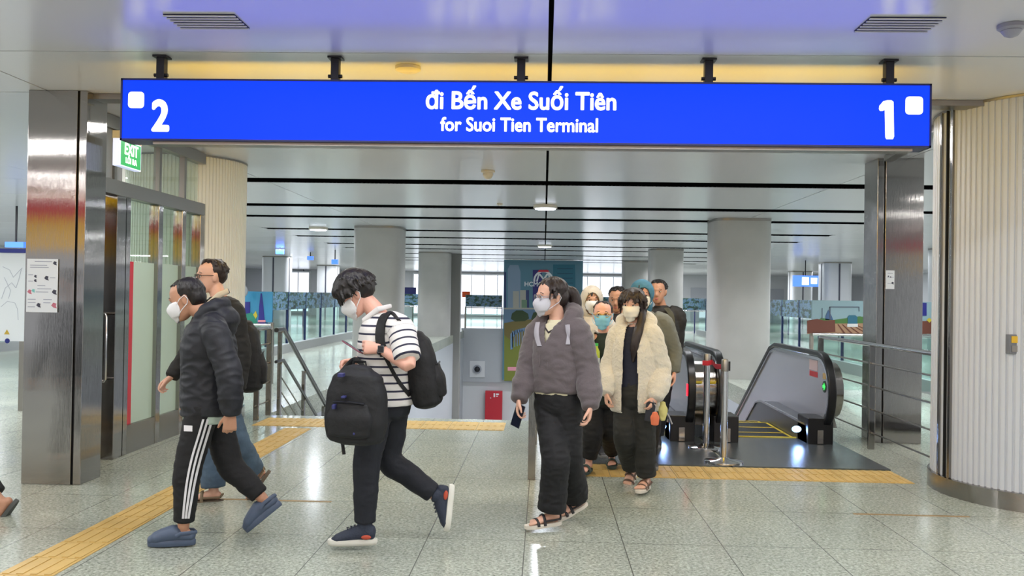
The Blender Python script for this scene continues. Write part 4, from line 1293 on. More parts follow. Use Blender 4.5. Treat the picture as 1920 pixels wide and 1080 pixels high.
def ribbon_on(me, pts, side, width, th=0.003, off=0.002, reach=0.25, rays=None, seg=5):
    """strip of cloth laid on a mesh: pts path (world) projected along rays onto the surface"""
    bvh = BVHTree.FromPolygons([v.co.copy() for v in me.vertices], [tuple(p.vertices) for p in me.polygons])
    rows = []
    side = V(side)
    for k, p in enumerate(pts):
        row = []
        for i in range(seg + 1):
            q = V(p) + side * width * (i / seg - 0.5)
            d = (q - EYE).normalized()
            h = bvh.ray_cast(q - d * reach, d, reach * 2.5)
            if h[0] is None:
                h2 = bvh.find_nearest(q); loc = h2[0]; nn = h2[1]
            else:
                loc, nn = h[0], h[1]
            if nn.dot(d) > 0:
                nn = -nn
            row.append((loc + nn * off, nn))
        rows.append(row)
    for _ in range(3):      # even out depth jumps along the strip
        for k in range(len(rows)):
            lo, hi = max(0, k - 1), min(len(rows) - 1, k + 1)
            rows[k] = [((rows[lo][i][0] + rows[k][i][0] * 2 + rows[hi][i][0]) / 4 if 0 < k < len(rows) - 1 else rows[k][i][0], ((rows[lo][i][1] + rows[k][i][1] + rows[hi][i][1])).normalized()) for i in range(seg + 1)]
    m = MB(); w_ = seg + 1; n = len(rows)
    vs = [a for row in rows for a, b in row] + [a + b * th for row in rows for a, b in row]
    N0 = n * w_; fs = []
    for k in range(n - 1):
        for i in range(seg):
            a, b, c, d = k * w_ + i, k * w_ + i + 1, (k + 1) * w_ + i + 1, (k + 1) * w_ + i
            fs.append((a, b, c, d)); fs.append((a + N0, d + N0, c + N0, b + N0))
    for k in range(n - 1):
        for i in (0, seg):
            a, d = k * w_ + i, (k + 1) * w_ + i
            fs.append((a, d, d + N0, a + N0))
    for i in range(seg):
        for k in (0, n - 1):
            a, b = k * w_ + i, k * w_ + i + 1
            fs.append((a, b, b + N0, a + N0))
    m.add(vs, fs)
    return m


# head section table: z -> (centre x, half depth, half width)
HS = [(-0.122, 0.058, 0.018, 0.018), (-0.112, 0.052, 0.034, 0.034), (-0.09, 0.038, 0.054, 0.049), (-0.06, 0.022, 0.073, 0.060), (-0.03, 0.010, 0.085, 0.067), (0.0, 0.002, 0.091, 0.071),
      (0.03, -0.004, 0.096, 0.075), (0.06, -0.008, 0.094, 0.074), (0.085, -0.010, 0.080, 0.064), (0.103, -0.012, 0.055, 0.045), (0.113, -0.012, 0.025, 0.020)]


def hsec(z):
    if z <= HS[0][0]:
        return HS[0][1:]
    for a, b in zip(HS[:-1], HS[1:]):
        if a[0] <= z <= b[0]:
            t = (z - a[0]) / (b[0] - a[0])
            return tuple(a[i] * (1 - t) + b[i] * t for i in (1, 2, 3))
    return HS[-1][1:]


def head_frame(c, face, tilt_roll=0.0, s=1.0):
    """matrix: x = where the face points, y = left, z = crown"""
    x = V(face).normalized()
    up = V((0, 0, 1))
    y = up.cross(x).normalized(); z = x.cross(y)
    m = Matrix(((x.x, y.x, z.x, c[0]), (x.y, y.y, z.y, c[1]), (x.z, y.z, z.z, c[2]), (0, 0, 0, 1)))
    return m @ Matrix.Rotation(tilt_roll, 4, 'X') @ Matrix.Scale(s, 4)


def add_head(mb, HM, ears=True, nose=True):
    n = 24; rs = []
    for z, cx, rx, ry in HS:
        rs.append([HM @ V((cx + math.cos(2 * PI * i / n) * rx, math.sin(2 * PI * i / n) * ry, z)) for i in range(n)])
    mb.rings(rs)
    X = HM.to_3x3(); ax, ay, az = X.col[0], X.col[1], X.col[2]
    # back of skull
    mb.ell(HM @ V((-0.03, 0, 0.03)), ax, ay, az, 0.078, 0.074, 0.075)
    if nose:
        mb.tube([HM @ V((0.088, 0, 0.008)), HM @ V((0.100, 0, -0.018)), HM @ V((0.108, 0, -0.036)), HM @ V((0.094, 0, -0.046))], [0.008 , 0.010, 0.013, 0.012], 10)
        for s in (-1, 1):
            mb.ell(HM @ V((0.094, s * 0.012, -0.040)), ax, ay, az, 0.011, 0.009, 0.008, 10, 6)
    mb.tube([HM @ V((0.084, -0.042, 0.020)), HM @ V((0.092, 0, 0.018)), HM @ V((0.084, 0.042, 0.020))], 0.008, 8)   # brow
    mb.ell(HM @ V((0.086, 0, -0.072)), ax, ay, az, 0.010, 0.024, 0.012, 12, 6)
    if ears:
        for s in (-1, 1):
            mb.ell(HM @ V((-0.006, s * 0.075, -0.012)), ax, ay, az, 0.019, 0.011, 0.031, 12, 8)
            mb.ell(HM @ V((-0.014, s * 0.082, 0.002)), ax, ay, az, 0.014, 0.007, 0.02, 10, 6)


def add_hand(mb, wr, d, back, s=1.0, curl=0.5, right=True, spread=0.1, thumb_in=0.0, curls=None):
    """wr wrist, d along the hand, back = direction the back of the hand faces"""
    d = V(d).normalized(); back = (V(back) - d * V(back).dot(d)).normalized()
    th = d.cross(back) * (1 if right else -1)      # toward the thumb
    th = -th
    wr = V(wr)
    P = lambda x, y, z: wr + d * (x * s) + th * (y * s) + back * (z * s)
    limb(mb, [P(-0.03, 0, 0), P(0.0, 0, 0), P(0.035, 0.002, 0), P(0.07, 0.0, 0), P(0.092, -0.002, 0)], [(0.020 * s, 0.026 * s), (0.019 * s, 0.027 * s), (0.017 * s, 0.036 * s), (0.015 * s, 0.041 * s), (0.011 * s, 0.038 * s)], back, 16, 3)
    L = (0.074, 0.082, 0.076, 0.060)
    for i, (y, ln) in enumerate(zip((0.031, 0.0105, -0.0105, -0.031), L)):
        c_ = (curls[i] if curls else curl * (1 + 0.12 * i))
        p = P(0.084 - 0.004 * abs(i - 1.2), y, 0.0); pts = [p]
        a = c_ * 0.75; yd = (1.2 - i) * spread * 0.35
        for seg, r_ in zip((0.46, 0.30, 0.24), (1, 1, 1)):
            dirv = d * math.cos(a) - back * math.sin(a) + th * (math.sin(yd))
            pts.append(pts[-1] + dirv.normalized() * (ln * seg * s)); a += c_ * 1.0
        limb(mb, pts, [0.0095 * s, 0.0088 * s, 0.008 * s, 0.0066 * s], back, 10, 3, 0.9)
    t0 = P(0.018, 0.026, -0.004)
    dv = (d * 0.72 + th * (0.62 - thumb_in) - back * (0.30 + thumb_in * 0.6)).normalized()
    t1 = t0 + dv * 0.038 * s
    dv2 = (dv + d * 0.35 - back * 0.2 - th * thumb_in * 0.5).normalized()
    t2 = t1 + dv2 * 0.030 * s
    t3 = t2 + (dv2 + d * 0.3).normalized() * 0.024 * s
    limb(mb, [P(0.0, 0.010, -0.004), t0, t1, t2, t3], [0.014 * s, 0.0135 * s, 0.0115 * s, 0.0098 * s, 0.0075 * s], back, 10, 3, 0.9)


def foot_frame(an, toe, up=(0, 0, 1)):
    x = V(toe).normalized(); z = V(up) - x * V(up).dot(x)
    if z.length < 1e-3:
        z = V((0, 1, 0)) - x * x.y
    z.normalize(); y = z.cross(x)
    return Matrix(((x.x, y.x, z.x, an[0]), (x.y, y.y, z.y, an[1]), (x.z, y.z, z.z, an[2]), (0, 0, 0, 1)))


# foot frame origin: ankle joint, sole at z = -0.085, heel x = -0.055, toes x = 0.185
def add_foot(mb, FM, s=1.0, left=True):
    P = lambda x, y, z: FM @ V((x * s, y * s, z * s))
    y_ = FM.to_3x3().col[1]
    limb(mb, [P(-0.035, 0, -0.055), P(0.0, 0, -0.045), P(0.05, 0, -0.052), P(0.10, 0, -0.062), P(0.15, 0, -0.068)],
         [(0.028 * s, 0.03 * s), (0.030 * s, 0.036 * s), (0.034 * s, 0.030 * s), (0.042 * s, 0.020 * s), (0.043 * s, 0.013 * s)], y_, 16, 3, 0.8)
    limb(mb, [P(0, 0, 0.03), P(-0.004, 0, -0.02), P(0.0, 0, -0.055)], [0.032 * s, 0.034 * s, 0.03 * s], y_, 14, 3)
    sg = -1 if left else 1
    for k in range(5):
        yy = sg * (0.032 - k * 0.0165); ln = 0.195 - k * 0.008 if k else 0.197
        r = 0.012 if k == 0 else 0.008
        limb(mb, [P(0.15, yy, -0.070), P(ln - 0.012, yy, -0.073)], [r * s, r * s], y_, 8, 2, 0.9)


def sole_ring(FM, s, grow, z, n=36, length=1.0):
    """outline of a shoe sole at height z"""
    o = []
    for i in range(n):
        a = 2 * PI * i / n
        x = 0.068 + math.cos(a) * (0.138 * length + grow)
        w_ = 0.043 + 0.009 * math.cos(a) + grow
        y = math.copysign(abs(math.sin(a)) ** 0.8, math.sin(a)) * w_ * (1 - 0.18 * math.exp(-((x - 0.04) / 0.04) ** 2))
        o.append(FM @ V((x * s, y * s, z * s)))
    return o


def shoe(kind, FM, s, root, mats, left=True):
    y_ = FM.to_3x3().col[1]
    P = lambda x, y, z: FM @ V((x * s, y * s, z * s))
    if kind in ('sandal', 'slide'):
        b = MB(); b.rings([sole_ring(FM, s, 0.002, -0.108), sole_ring(FM, s, 0.004, -0.100), sole_ring(FM, s, 0.003, -0.084), sole_ring(FM, s, -0.004, -0.082)])
        sh = part('sandal', b, mats[0], root, True)
        b = MB()
        arc = lambda x, h, w_: [P(x, math.cos(math.radians(a)) * w_, -0.092 + math.sin(math.radians(a)) * h) for a in range(0, 181, 20)]
        if kind == 'slide':
            b.tube(arc(0.10, 0.062, 0.050), 0.028 * s, 10, flat=0.22, ref=FM.to_3x3().col[0])
        else:
            b.tube(arc(0.125, 0.046, 0.050), 0.011 * s, 8, flat=0.4, ref=FM.to_3x3().col[0])
            b.tube(arc(0.075, 0.070, 0.047), 0.011 * s, 8, flat=0.4, ref=FM.to_3x3().col[0])
            b.tube([P(-0.05, -0.03, -0.06), P(-0.066, 0, -0.045), P(-0.05, 0.03, -0.06)], 0.008 * s, 8)
            b.tube([P(-0.05, -0.034, -0.06), P(0.0, -0.043, -0.06), P(0.07, -0.045, -0.06)], 0.007 * s, 8)
            b.tube([P(-0.05, 0.034, -0.06), P(0.0, 0.043, -0.06), P(0.07, 0.045, -0.06)], 0.007 * s, 8)
        part('strap', b, mats[1], sh, True)
        return sh
    g = 0.006
    up = MB()
    if kind == 'clog':
        limb(up, [P(-0.045, 0, -0.055), P(0.0, 0, -0.055), P(0.05, 0, -0.040), P(0.10, 0, -0.048), P(0.15, 0, -0.062), P(0.185, 0, -0.075)],
             [(0.036 * s, 0.030 * s), (0.041 * s, 0.030 * s), (0.046 * s, 0.052 * s), (0.053 * s, 0.046 * s), (0.053 * s, 0.040 * s), (0.038 * s, 0.028 * s)], y_, 20, 4, 0.9)
        me = fuse_cut(up, FM, s, -0.10)
        sh = put('clog', me, mats[0], root)
        b = MB(); b.rings([sole_ring(FM, s, -0.002, -0.110), sole_ring(FM, s, 0.002, -0.104), sole_ring(FM, s, 0.003, -0.082), sole_ring(FM, s, -0.004, -0.068)])
        part('sole', b, mats[0], sh, True)
        b = MB(); b.tube([P(0.03, -0.052, -0.045), P(0.0, -0.05, -0.03), P(-0.05, -0.036, -0.03), P(-0.078, 0, -0.035), P(-0.05, 0.036, -0.03), P(0.0, 0.05, -0.03), P(0.03, 0.052, -0.045)], 0.011 * s, 8, flat=0.35, ref=FM.to_3x3().col[2])
        part('heel_strap', b, mats[0], sh, True)
        b = MB()
        for xx in (0.075, 0.10, 0.125):
            for yy in (-0.022, 0.0, 0.022):
                b.ell(P(xx, yy, -0.003 - (xx - 0.075) * 0.35 - abs(yy) * 0.25), FM.to_3x3().col[0], y_, FM.to_3x3().col[2], 0.005 * s, 0.005 * s, 0.004 * s, 8, 4)
        part('vent_hole', b, DARK, sh)['kind'] = 'stuff'
        return sh
    # sneaker
    limb(up, [P(-0.040, 0, -0.045), P(0.0, 0, -0.040), P(0.05, 0, -0.045), P(0.10, 0, -0.058), P(0.15, 0, -0.070), P(0.180, 0, -0.080)],
         [(0.034 * s, 0.046 * s), (0.038 * s, 0.050 * s), (0.041 * s, 0.043 * s), (0.047 * s, 0.034 * s), (0.046 * s, 0.025 * s), (0.030 * s, 0.014 * s)], y_, 20, 4, 0.7)
    limb(up, [P(0.0, 0, 0.015), P(-0.004, 0, -0.04)], [(0.040 * s, 0.042 * s), (0.038 * s, 0.046 * s)], y_, 16, 3, 0.3)
    me = fuse_cut(up, FM, s, -0.10)
    sh = put('shoe', me, mats[0], root)
    b = MB(); b.rings([sole_ring(FM, s, -0.008, -0.110), sole_ring(FM, s, 0.000, -0.104), sole_ring(FM, s, 0.004, -0.090), sole_ring(FM, s, 0.002, -0.076), sole_ring(FM, s, -0.008, -0.072)])
    part('sole', b, mats[1], sh, True, label='white rubber sole' if len(mats) > 2 else None)
    if len(mats) > 2:
        for sd in (-1, 1):
            b = MB(); b.ell(P(-0.012, sd * 0.040, -0.058), FM.to_3x3().col[0], y_, FM.to_3x3().col[2], 0.028 * s, 0.006 * s, 0.013 * s, 14, 8); part('heel_accent', b, mats[2], sh, True, label='orange red heel patch')
        b = MB()
        for k in range(4):
            xx = 0.035 + k * 0.02
            b.tube([P(xx, -0.02, 0.004 - k * 0.007), P(xx + 0.006, 0, 0.010 - k * 0.007), P(xx, 0.02, 0.004 - k * 0.007)], 0.003 * s, 6)
        part('laces', b, mats[0], sh, True)
    return sh


def fuse_cut(mb, FM, s, z0):
    return fuse(mb, 0.005, 3)


SKIN = mat('light_skin', (214, 168, 146), 0.5, noise_col=(14, 0.05))
SKIN2 = mat('tan_skin', (190, 142, 116), 0.5, noise_col=(14, 0.05))
SKIN3 = mat('pink_skin', (222, 170, 152), 0.5, noise_col=(14, 0.05))
HAIRB = mat('black_hair', (22, 18, 19), 0.45, bump=(90, 0.5, (1, 1, 0.25)))
HAIRD = mat('dark_brown_hair', (36, 25, 24), 0.42, bump=(90, 0.5, (1, 1, 0.25)))
EYEM = mat('dark_eye', (24, 18, 18), 0.2); EYEW = mat('eye_white', (226, 220, 214), 0.3); LIPM = mat('lip_pink', (184, 110, 104), 0.5)
MASKW = mat('white_mask_cloth', (226, 228, 232), 0.8, bump=(60, 0.15)); MASKB = mat('light_blue_mask_cloth', (132, 196, 226), 0.8, bump=(60, 0.15)); MASKC = mat('cream_mask_cloth', (228, 222, 208), 0.8); MASKG = mat('pale_grey_mask_cloth', (196, 196, 206), 0.8)
GLF = mat('dark_glasses_frame', (40, 34, 30), 0.3); GLL = glass('spectacle_lens', (240, 240, 240), 0.02)


def face_parts(HM, root_body, lips=False, brows=True, hairm=HAIRB):
    X = HM.to_3x3(); ax, ay, az = [c.normalized() for c in (X.col[0], X.col[1], X.col[2])]
    sc = X.col[0].length
    for s in (-1, 1):
        c = HM @ V((0.0845, s * 0.031, 0.0))
        b = MB(); b.ell(c, ax, ay, az, 0.006 * sc, 0.014 * sc, 0.0055 * sc, 12, 8)
        e = part('eye', b, EYEW, root_body, True)
        b = MB(); b.ell(c + ax * 0.004 * sc, ax, ay, az, 0.0045 * sc, 0.006 * sc, 0.0056 * sc, 10, 6); part('iris', b, EYEM, e, True)
        b = MB(); b.tube([c + ay * 0.015 * sc - ax * 0.002, c + az * 0.006 * sc + ax * 0.004, c - ay * 0.015 * sc - ax * 0.002], 0.0022 * sc, 6); part('eyelid', b, hairm, e, True)
        if brows:
            b = MB(); b.tube([HM @ V((0.088, s * 0.014, 0.022)), HM @ V((0.089, s * 0.03, 0.028)), HM @ V((0.080, s * 0.048, 0.022))], [0.003 * sc, 0.004 * sc, 0.002 * sc], 6); part('eyebrow', b, hairm, root_body, True)
    if lips:
        b = MB(); b.ell(HM @ V((0.096, 0, -0.068)), ax, ay, az, 0.005 * sc, 0.021 * sc, 0.005 * sc, 12, 6); b.ell(HM @ V((0.095, 0, -0.077)), ax, ay, az, 0.005 * sc, 0.017 * sc, 0.006 * sc, 12, 6)
        part('lips', b, LIPM, root_body, True)


def add_mask(HM, root, m, kind='kn', loops=True):
    """face mask shell from the nose bridge to under the chin"""
    nz, nu = 12, 20; z1, z0 = -0.004, -0.122
    outer = []; inner = []
    for i in range(nz + 1):
        v = i / nz; z = z1 + (z0 - z1) * v
        cx, rx, ry = hsec(max(-0.112, z))
        umax = math.radians(62 + 14 * math.sin(PI * v))
        for j in range(nu + 1):
            u = -umax + 2 * umax * j / nu
            nb = 0.024 * math.exp(-(u / 0.38) ** 2) * math.exp(-((z + 0.035) / 0.03) ** 2)
            bul = (0.022 if kind == 'kn' else 0.012) * math.cos(u) ** 2 * math.sin(PI * min(1, max(0, v))) ** 0.7
            if kind != 'kn':
                bul += 0.0016 * math.sin(v * 22)
            o = 0.005 + nb * 0.6 + bul
            zz = z - (0.008 * math.cos(u) if v > 0.9 else 0) + (0.012 * math.sin(abs(u)) if v > 0.8 else 0)
            x = cx + math.cos(u) * (rx + o); y = math.sin(u) * (ry + o)
            outer.append(HM @ V((x, y, zz)))
            inner.append(HM @ V((cx + math.cos(u) * (rx + o - 0.004), math.sin(u) * (ry + o - 0.004), zz)))
    N = len(outer); w_ = nu + 1; fs = []
    for i in range(nz):
        for j in range(nu):
            a, b, c, d = i * w_ + j, i * w_ + j + 1, (i + 1) * w_ + j + 1, (i + 1) * w_ + j
            fs += [(a, b, c, d), (a + N, d + N, c + N, b + N)]
    for i in range(nz):
        for j in (0, nu):
            a, d = i * w_ + j, (i + 1) * w_ + j; fs.append((a, d, d + N, a + N))
    for j in range(nu):
        for i in (0, nz):
            a, b = i * w_ + j, i * w_ + j + 1; fs.append((a, b, b + N, a + N))
    mb = MB(); mb.add(outer + inner, fs)
    o = part('face_mask', mb, m, root, 'all')
    if loops:
        for s in (-1, 1):
            b = MB()
            b.tube([HM @ V((0.048, s * 0.070, -0.022)), HM @ V((0.02, s * 0.080, 0.004)), HM @ V((-0.016, s * 0.090, 0.016)), HM @ V((-0.028, s * 0.088, -0.008)), HM @ V((-0.016, s * 0.084, -0.034)), HM @ V((0.028, s * 0.078, -0.062)), HM @ V((0.05, s * 0.062, -0.080))], 0.0024, 6)
            part('ear_loop', b, m, o, True)
    return o


def add_glasses(HM, root, m=GLF):
    b = MB()
    for s in (-1, 1):
        c = [HM @ V((0.104 - abs(math.cos(a) * 0.006 * 1), s * 0.034 + math.cos(a) * 0.024, -0.004 + math.sin(a) * 0.019)) for a in [2 * PI * k / 18 for k in range(19)]]
        b.tube(c, 0.0022, 6, cap=False)
        b.tube([HM @ V((0.098, s * 0.058, 0.004)), HM @ V((0.05, s * 0.075, 0.006)), HM @ V((-0.015, s * 0.080, 0.004))], 0.0024, 6)
    b.tube([HM @ V((0.104, -0.012, 0.0)), HM @ V((0.108, 0, 0.004)), HM @ V((0.104, 0.012, 0.0))], 0.002, 6)
    g = part('glasses', b, m, root, True)
    X = HM.to_3x3()
    for s in (-1, 1):
        q = MB(); q.ell(HM @ V((0.101, s * 0.034, -0.004)), X.col[0], X.col[1], X.col[2], 0.001, 0.022, 0.0175, 16, 6); part('lens', q, GLL, g, True)
    return g


def hair(HM, root, m, seed, blobs, locks=(), voxel=0.006, front=0.85, ls=1.0, tails=()):
    """blobs: (x,y,z,rx,ry,rz) in head space; locks: (count, z_min, length, droop, front_bias)"""
    rnd = random.Random(seed)
    X = HM.to_3x3(); ax, ay, az = X.col[0], X.col[1], X.col[2]
    mb = MB()
    for (x, y, z, rx, ry, rz) in blobs:
        mb.ell(HM @ V((x, y, z)), ax, ay, az, rx, ry, rz, 20, 12)
    for pts, rr in tails:
        limb(mb, [HM @ V(p) for p in pts], rr, ay, 14, 4, 0.6)
    for (cnt, zmin, ln, droop, az0, az1, rr) in locks:
        for k in range(cnt):
            a = math.radians(rnd.uniform(az0, az1)); el = rnd.uniform(zmin, 1.35)
            if az1 - az0 > 200 and abs(a) < 1.15 and el < front:
                continue
            p = V((-0.014 + math.cos(a) * math.cos(el) * 0.098 * ls, math.sin(a) * math.cos(el) * 0.080 * ls, 0.034 + math.sin(el) * 0.086 * ls))
            nrm = V((math.cos(a) * math.cos(el), math.sin(a) * math.cos(el), math.sin(el)))
            tan = V((math.cos(a) * math.sin(el), math.sin(a) * math.sin(el), -math.cos(el))) + V((rnd.uniform(-.35, .35), rnd.uniform(-.35, .35), rnd.uniform(-.2, .2)))
            tan.normalize()
            pts = [p]; L = ln * rnd.uniform(0.7, 1.2)
            dirv = (tan + nrm * 0.35).normalized()
            for q in range(4):
                pts.append(pts[-1] + dirv * L / 4)
                dirv = (dirv + V((0, 0, -droop)) + nrm * (-0.10)).normalized()
            r = rr * rnd.uniform(0.8, 1.2)
            mb.tube([HM @ q for q in pts], [r, r, r * 0.85, r * 0.6, r * 0.2], 7, flat=0.6)
    me = fuse(mb, voxel, 1, 0.4)
    return put('hair', me, m, root)


def torso_secs(mb, secs, side, n=26, power=2.4, cap=0.5, sub=3):
    """secs: (centre, half width along side, half depth)"""
    limb(mb, [s[0] for s in secs], [(s[1], s[2]) for s in secs], side, n, sub, cap, power)


class Person:
    """joints in world space; keys: head neck chest pelvis shL elL wrL shR elR wrR hipL knL anL hipR knR anR toeL toeR (toe = direction)"""

    def __init__(s, J, face, S, label, scale=1.0, skin=SKIN, head_roll=0.0, head_s=1.0, hands=None, ground=None, body_voxel=0.006, group=None, up_foot=None, foot_s=1.0):
        s.J = J = {k: (V(v) if not isinstance(v, V) else v) for k, v in J.items()}
        s.S = V(S).normalized(); s.k = scale
        base = ground if ground is not None else V((J['pelvis'].x, J['pelvis'].y, 0))
        s.root = thing('person', label, 'person', base, group)
        s.HM = head_frame(J['head'], face, head_roll, head_s)
        k = scale; mb = MB(); S_ = s.S
        add_head(mb, s.HM)
        nb = s.HM @ V((-0.022, 0, -0.055))
        limb(mb, [nb + (s.HM.to_3x3().col[2]) * 0.03, nb, J['neck'] + (nb - J['neck']) * 0.3, J['neck'] - V((0, 0, 0.03))], [0.050 * k, 0.051 * k, 0.055 * k, 0.075 * k], S_, 18, 3, 0.3)
        wst = J['pelvis'].lerp(J['chest'], 0.5)
        torso_secs(mb, [(J['pelvis'] - V((0, 0, 0.06)), 0.15 * k, 0.10 * k), (J['pelvis'], 0.165 * k, 0.115 * k), (wst, 0.135 * k, 0.095 * k), (J['chest'], 0.155 * k, 0.11 * k), (J['chest'].lerp(J['neck'], 0.65), 0.15 * k, 0.085 * k)], S_)
        s.up_foot = up_foot or {}
        hands = hands or {}
        for sd in ('L', 'R'):
            sh, el, wr = J['sh' + sd], J['el' + sd], J['wr' + sd]
            limb(mb, [sh.lerp(J['neck'], 0.45), sh, sh.lerp(el, 0.5), el, el.lerp(wr, 0.35), wr], [0.055 * k, 0.052 * k, 0.046 * k, 0.039 * k, 0.040 * k, 0.026 * k], S_, 16, 4)
            h = hands.get(sd, {})
            dv = V(h.get('dir', (wr - el).normalized())); bk = V(h.get('back', S_ * (1 if sd == 'L' else -1)))
            add_hand(mb, wr, dv, bk, k * h.get('s', 1.0), h.get('curl', 0.45), sd == 'R', h.get('spread', 0.1), h.get('thumb_in', 0.1), h.get('curls'))
            hp, kn, an = J['hip' + sd], J['kn' + sd], J['an' + sd]
            limb(mb, [hp, hp.lerp(kn, 0.5), kn, kn.lerp(an, 0.35), an], [0.082 * k, 0.072 * k, 0.054 * k, 0.053 * k, 0.034 * k], S_, 18, 4)
            FM = foot_frame(an, J['toe' + sd], s.up_foot.get(sd, (0, 0, 1)))
            setattr(s, 'FM' + sd, FM)
            add_foot(mb, FM, k * foot_s, sd == 'L')
        me = fuse(mb, body_voxel, 2, 0.4)
        s.body = put('body', me, skin, s.root)

    def garment(s, name, parts_, m, voxel=0.008, wr=0.006, freq=(9, 9, 16), smooth=4, seed=1, label=None, keep=False, band=None):
        mb = MB()
        for p in parts_:
            p(mb)
        me = fuse(mb, voxel, smooth)
        if wr:
            wrinkle(me, wr, freq, seed)
        if band:
            band(me)
        me.update()
        s.last = me.copy() if keep else None
        return put(name, me, m, s.root, label)

    def sleeve(s, sd, r0=0.075, r1=0.065, r2=0.05, upto=1.0, elbow=True, flare=0.0, cuff=True):
        J = s.J; k = s.k; sh, el, wr = J['sh' + sd], J['el' + sd], J['wr' + sd]

        def f(mb):
            e = el.lerp(wr, (upto - 0.5) * 2) if upto > 0.5 else sh.lerp(el, upto * 2)
            if upto > 0.5:
                pts = [sh.lerp(J['neck'], 0.5), sh, sh.lerp(el, 0.55), el, el.lerp(e, 0.55), e]
                rr = [r0 * 0.9, r0, (r0 + r1) / 2, r1, (r1 + r2) / 2 + flare, r2]
            else:
                pts = [sh.lerp(J['neck'], 0.5), sh, sh.lerp(e, 0.5), e]; rr = [r0 * 0.9, r0, (r0 + r1) / 2, r1]
            limb(mb, pts, [r * k for r in rr], s.S, 20, 4, 0.25)
        return f

    def torso(s, hem, hem_w, hem_d, waist_w, waist_d, chest_w, chest_d, shoulder_w=None, lean=None, neck_r=0.075, extra=None):
        """hem: distance along pelvis->chest line (0 = pelvis, negative = below)"""
        J = s.J; k = s.k; ax = (J['chest'] - J['pelvis'])
        H = J['pelvis'] + ax * hem
        sw = shoulder_w or chest_w

        def f(mb):
            secs = [(H, hem_w * k, hem_d * k)]
            if hem < 0.25:
                secs.append((H + ax * 0.12, hem_w * 1.01 * k, hem_d * k))
            secs += [(J['pelvis'] + ax * max(0.5, hem + 0.3), waist_w * k, waist_d * k), (J['chest'], chest_w * k, chest_d * k), (J['chest'].lerp(J['neck'], 0.6), sw * k, chest_d * 0.82 * k), (J['chest'].lerp(J['neck'], 0.9), sw * 0.72 * k, chest_d * 0.62 * k)]
            torso_secs(mb, secs, s.S, 28, 2.3, 0.12)
            limb(mb, [J['neck'] - V((0, 0, 0.06)), J['neck'] + V((0, 0, 0.01))], [0.095 * k, neck_r * k], s.S, 18, 3, 0.2)
            if extra:
                extra(mb)
        return f

    def trousers(s, m, r_hip=0.095, r_knee=0.075, r_hem=0.065, seat=(0.17, 0.13), top=0.10, short=0.0, seed=3, name='trousers', wr=0.006, label=None, keep=False, voxel=0.008, r_mid=None):
        J = s.J; k = s.k

        def f(mb):
            P = J['pelvis']; ax = (J['chest'] - P).normalized()
            torso_secs(mb, [(P + ax * top, (seat[0] - 0.025) * k, (seat[1] - 0.02) * k), (P, seat[0] * k, seat[1] * k), (P - V((0, 0, 0.09)), (seat[0] - 0.02) * k, (seat[1] - 0.01) * k)], s.S, 26, 2.2, 0.4)
            for sd in ('L', 'R'):
                hp, kn, an = J['hip' + sd], J['kn' + sd], J['an' + sd]
                e = kn.lerp(an, 1 - short)
                mid = r_mid or (r_knee + r_hem) / 2
                limb(mb, [hp + V((0, 0, 0.02)), hp.lerp(kn, 0.45), kn, kn.lerp(e, 0.5), e], [r_hip * k, (r_hip * 0.55 + r_knee * 0.45) * k, r_knee * k, mid * k, r_hem * k], s.S, 22, 5, 0.1)
        return s.garment(name, [f], m, voxel, wr, (7, 7, 13), 3, seed, label, keep)


def at_(p, dY=0.0):
    return None


def joints(Y0, d):
    """d: name -> (px, py, dY) photo position and how far beyond Y0 the joint lies"""
    return {k: at(v[0], v[1], Y0 + v[2]) for k, v in d.items()}


def backpack(label, c, up, out, w_, h_, dp, m, group=None, straps=(), pocket=True, extras=None, name='backpack', seed=5):
    """rounded bag; c centre, up axis, out = away from the wearer"""
    up = V(up).normalized(); out = (V(out) - up * V(out).dot(up)).normalized(); sd = up.cross(out)
    c = V(c)
    r = thing(name, label, 'backpack', c - up * h_ / 2, group)
    mb = MB()
    limb(mb, [c - up * (h_ * 0.42), c - up * h_ * 0.2, c + up * h_ * 0.1, c + up * h_ * 0.33, c + up * h_ * 0.46],
         [(w_ * 0.46, dp * 0.46), (w_ * 0.5, dp * 0.52), (w_ * 0.48, dp * 0.48), (w_ * 0.40, dp * 0.40), (w_ * 0.22, dp * 0.22)], sd, 28, 4, 0.5, 3.0)
    me = fuse(mb, 0.007, 3); wrinkle(me, 0.004, (8, 8, 12), seed)
    put('bag_body', me, m, r)
    if pocket:
        mb = MB(); pc = c + out * dp * 0.42 - up * h_ * 0.16
        limb(mb, [pc - up * h_ * 0.2, pc, pc + up * h_ * 0.18], [(w_ * 0.34, dp * 0.20), (w_ * 0.38, dp * 0.24), (w_ * 0.30, dp * 0.14)], sd, 24, 4, 0.5, 3.0)
        me = fuse(mb, 0.007, 2); wrinkle(me, 0.003, (8, 8, 12), seed + 1); put('front_pocket', me, m, r)
        b = MB(); b.tube([pc + up * h_ * 0.2 - sd * w_ * 0.26 + out * dp * 0.12, pc + up * h_ * 0.215 + out * dp * 0.16, pc + up * h_ * 0.2 + sd * w_ * 0.26 + out * dp * 0.12], 0.005, 6); part('zip', b, BLACK, r, True)
    t = c + up * h_ * 0.46 - out * dp * 0.1
    b = MB(); b.tube([t - sd * 0.045 - up * 0.01, t - sd * 0.035 + up * 0.035, t + sd * 0.035 + up * 0.035, t + sd * 0.045 - up * 0.01], 0.009, 8, flat=0.5); part('grab_handle', b, m, r, True)
    for pts, wd in straps:
        P, _ = cr(pts, [(0,)] * len(pts), 5)
        b = MB(); b.tube(P, wd / 2, 10, flat=0.28, ref=None); part('shoulder_strap', b, m, r, True)
    return r


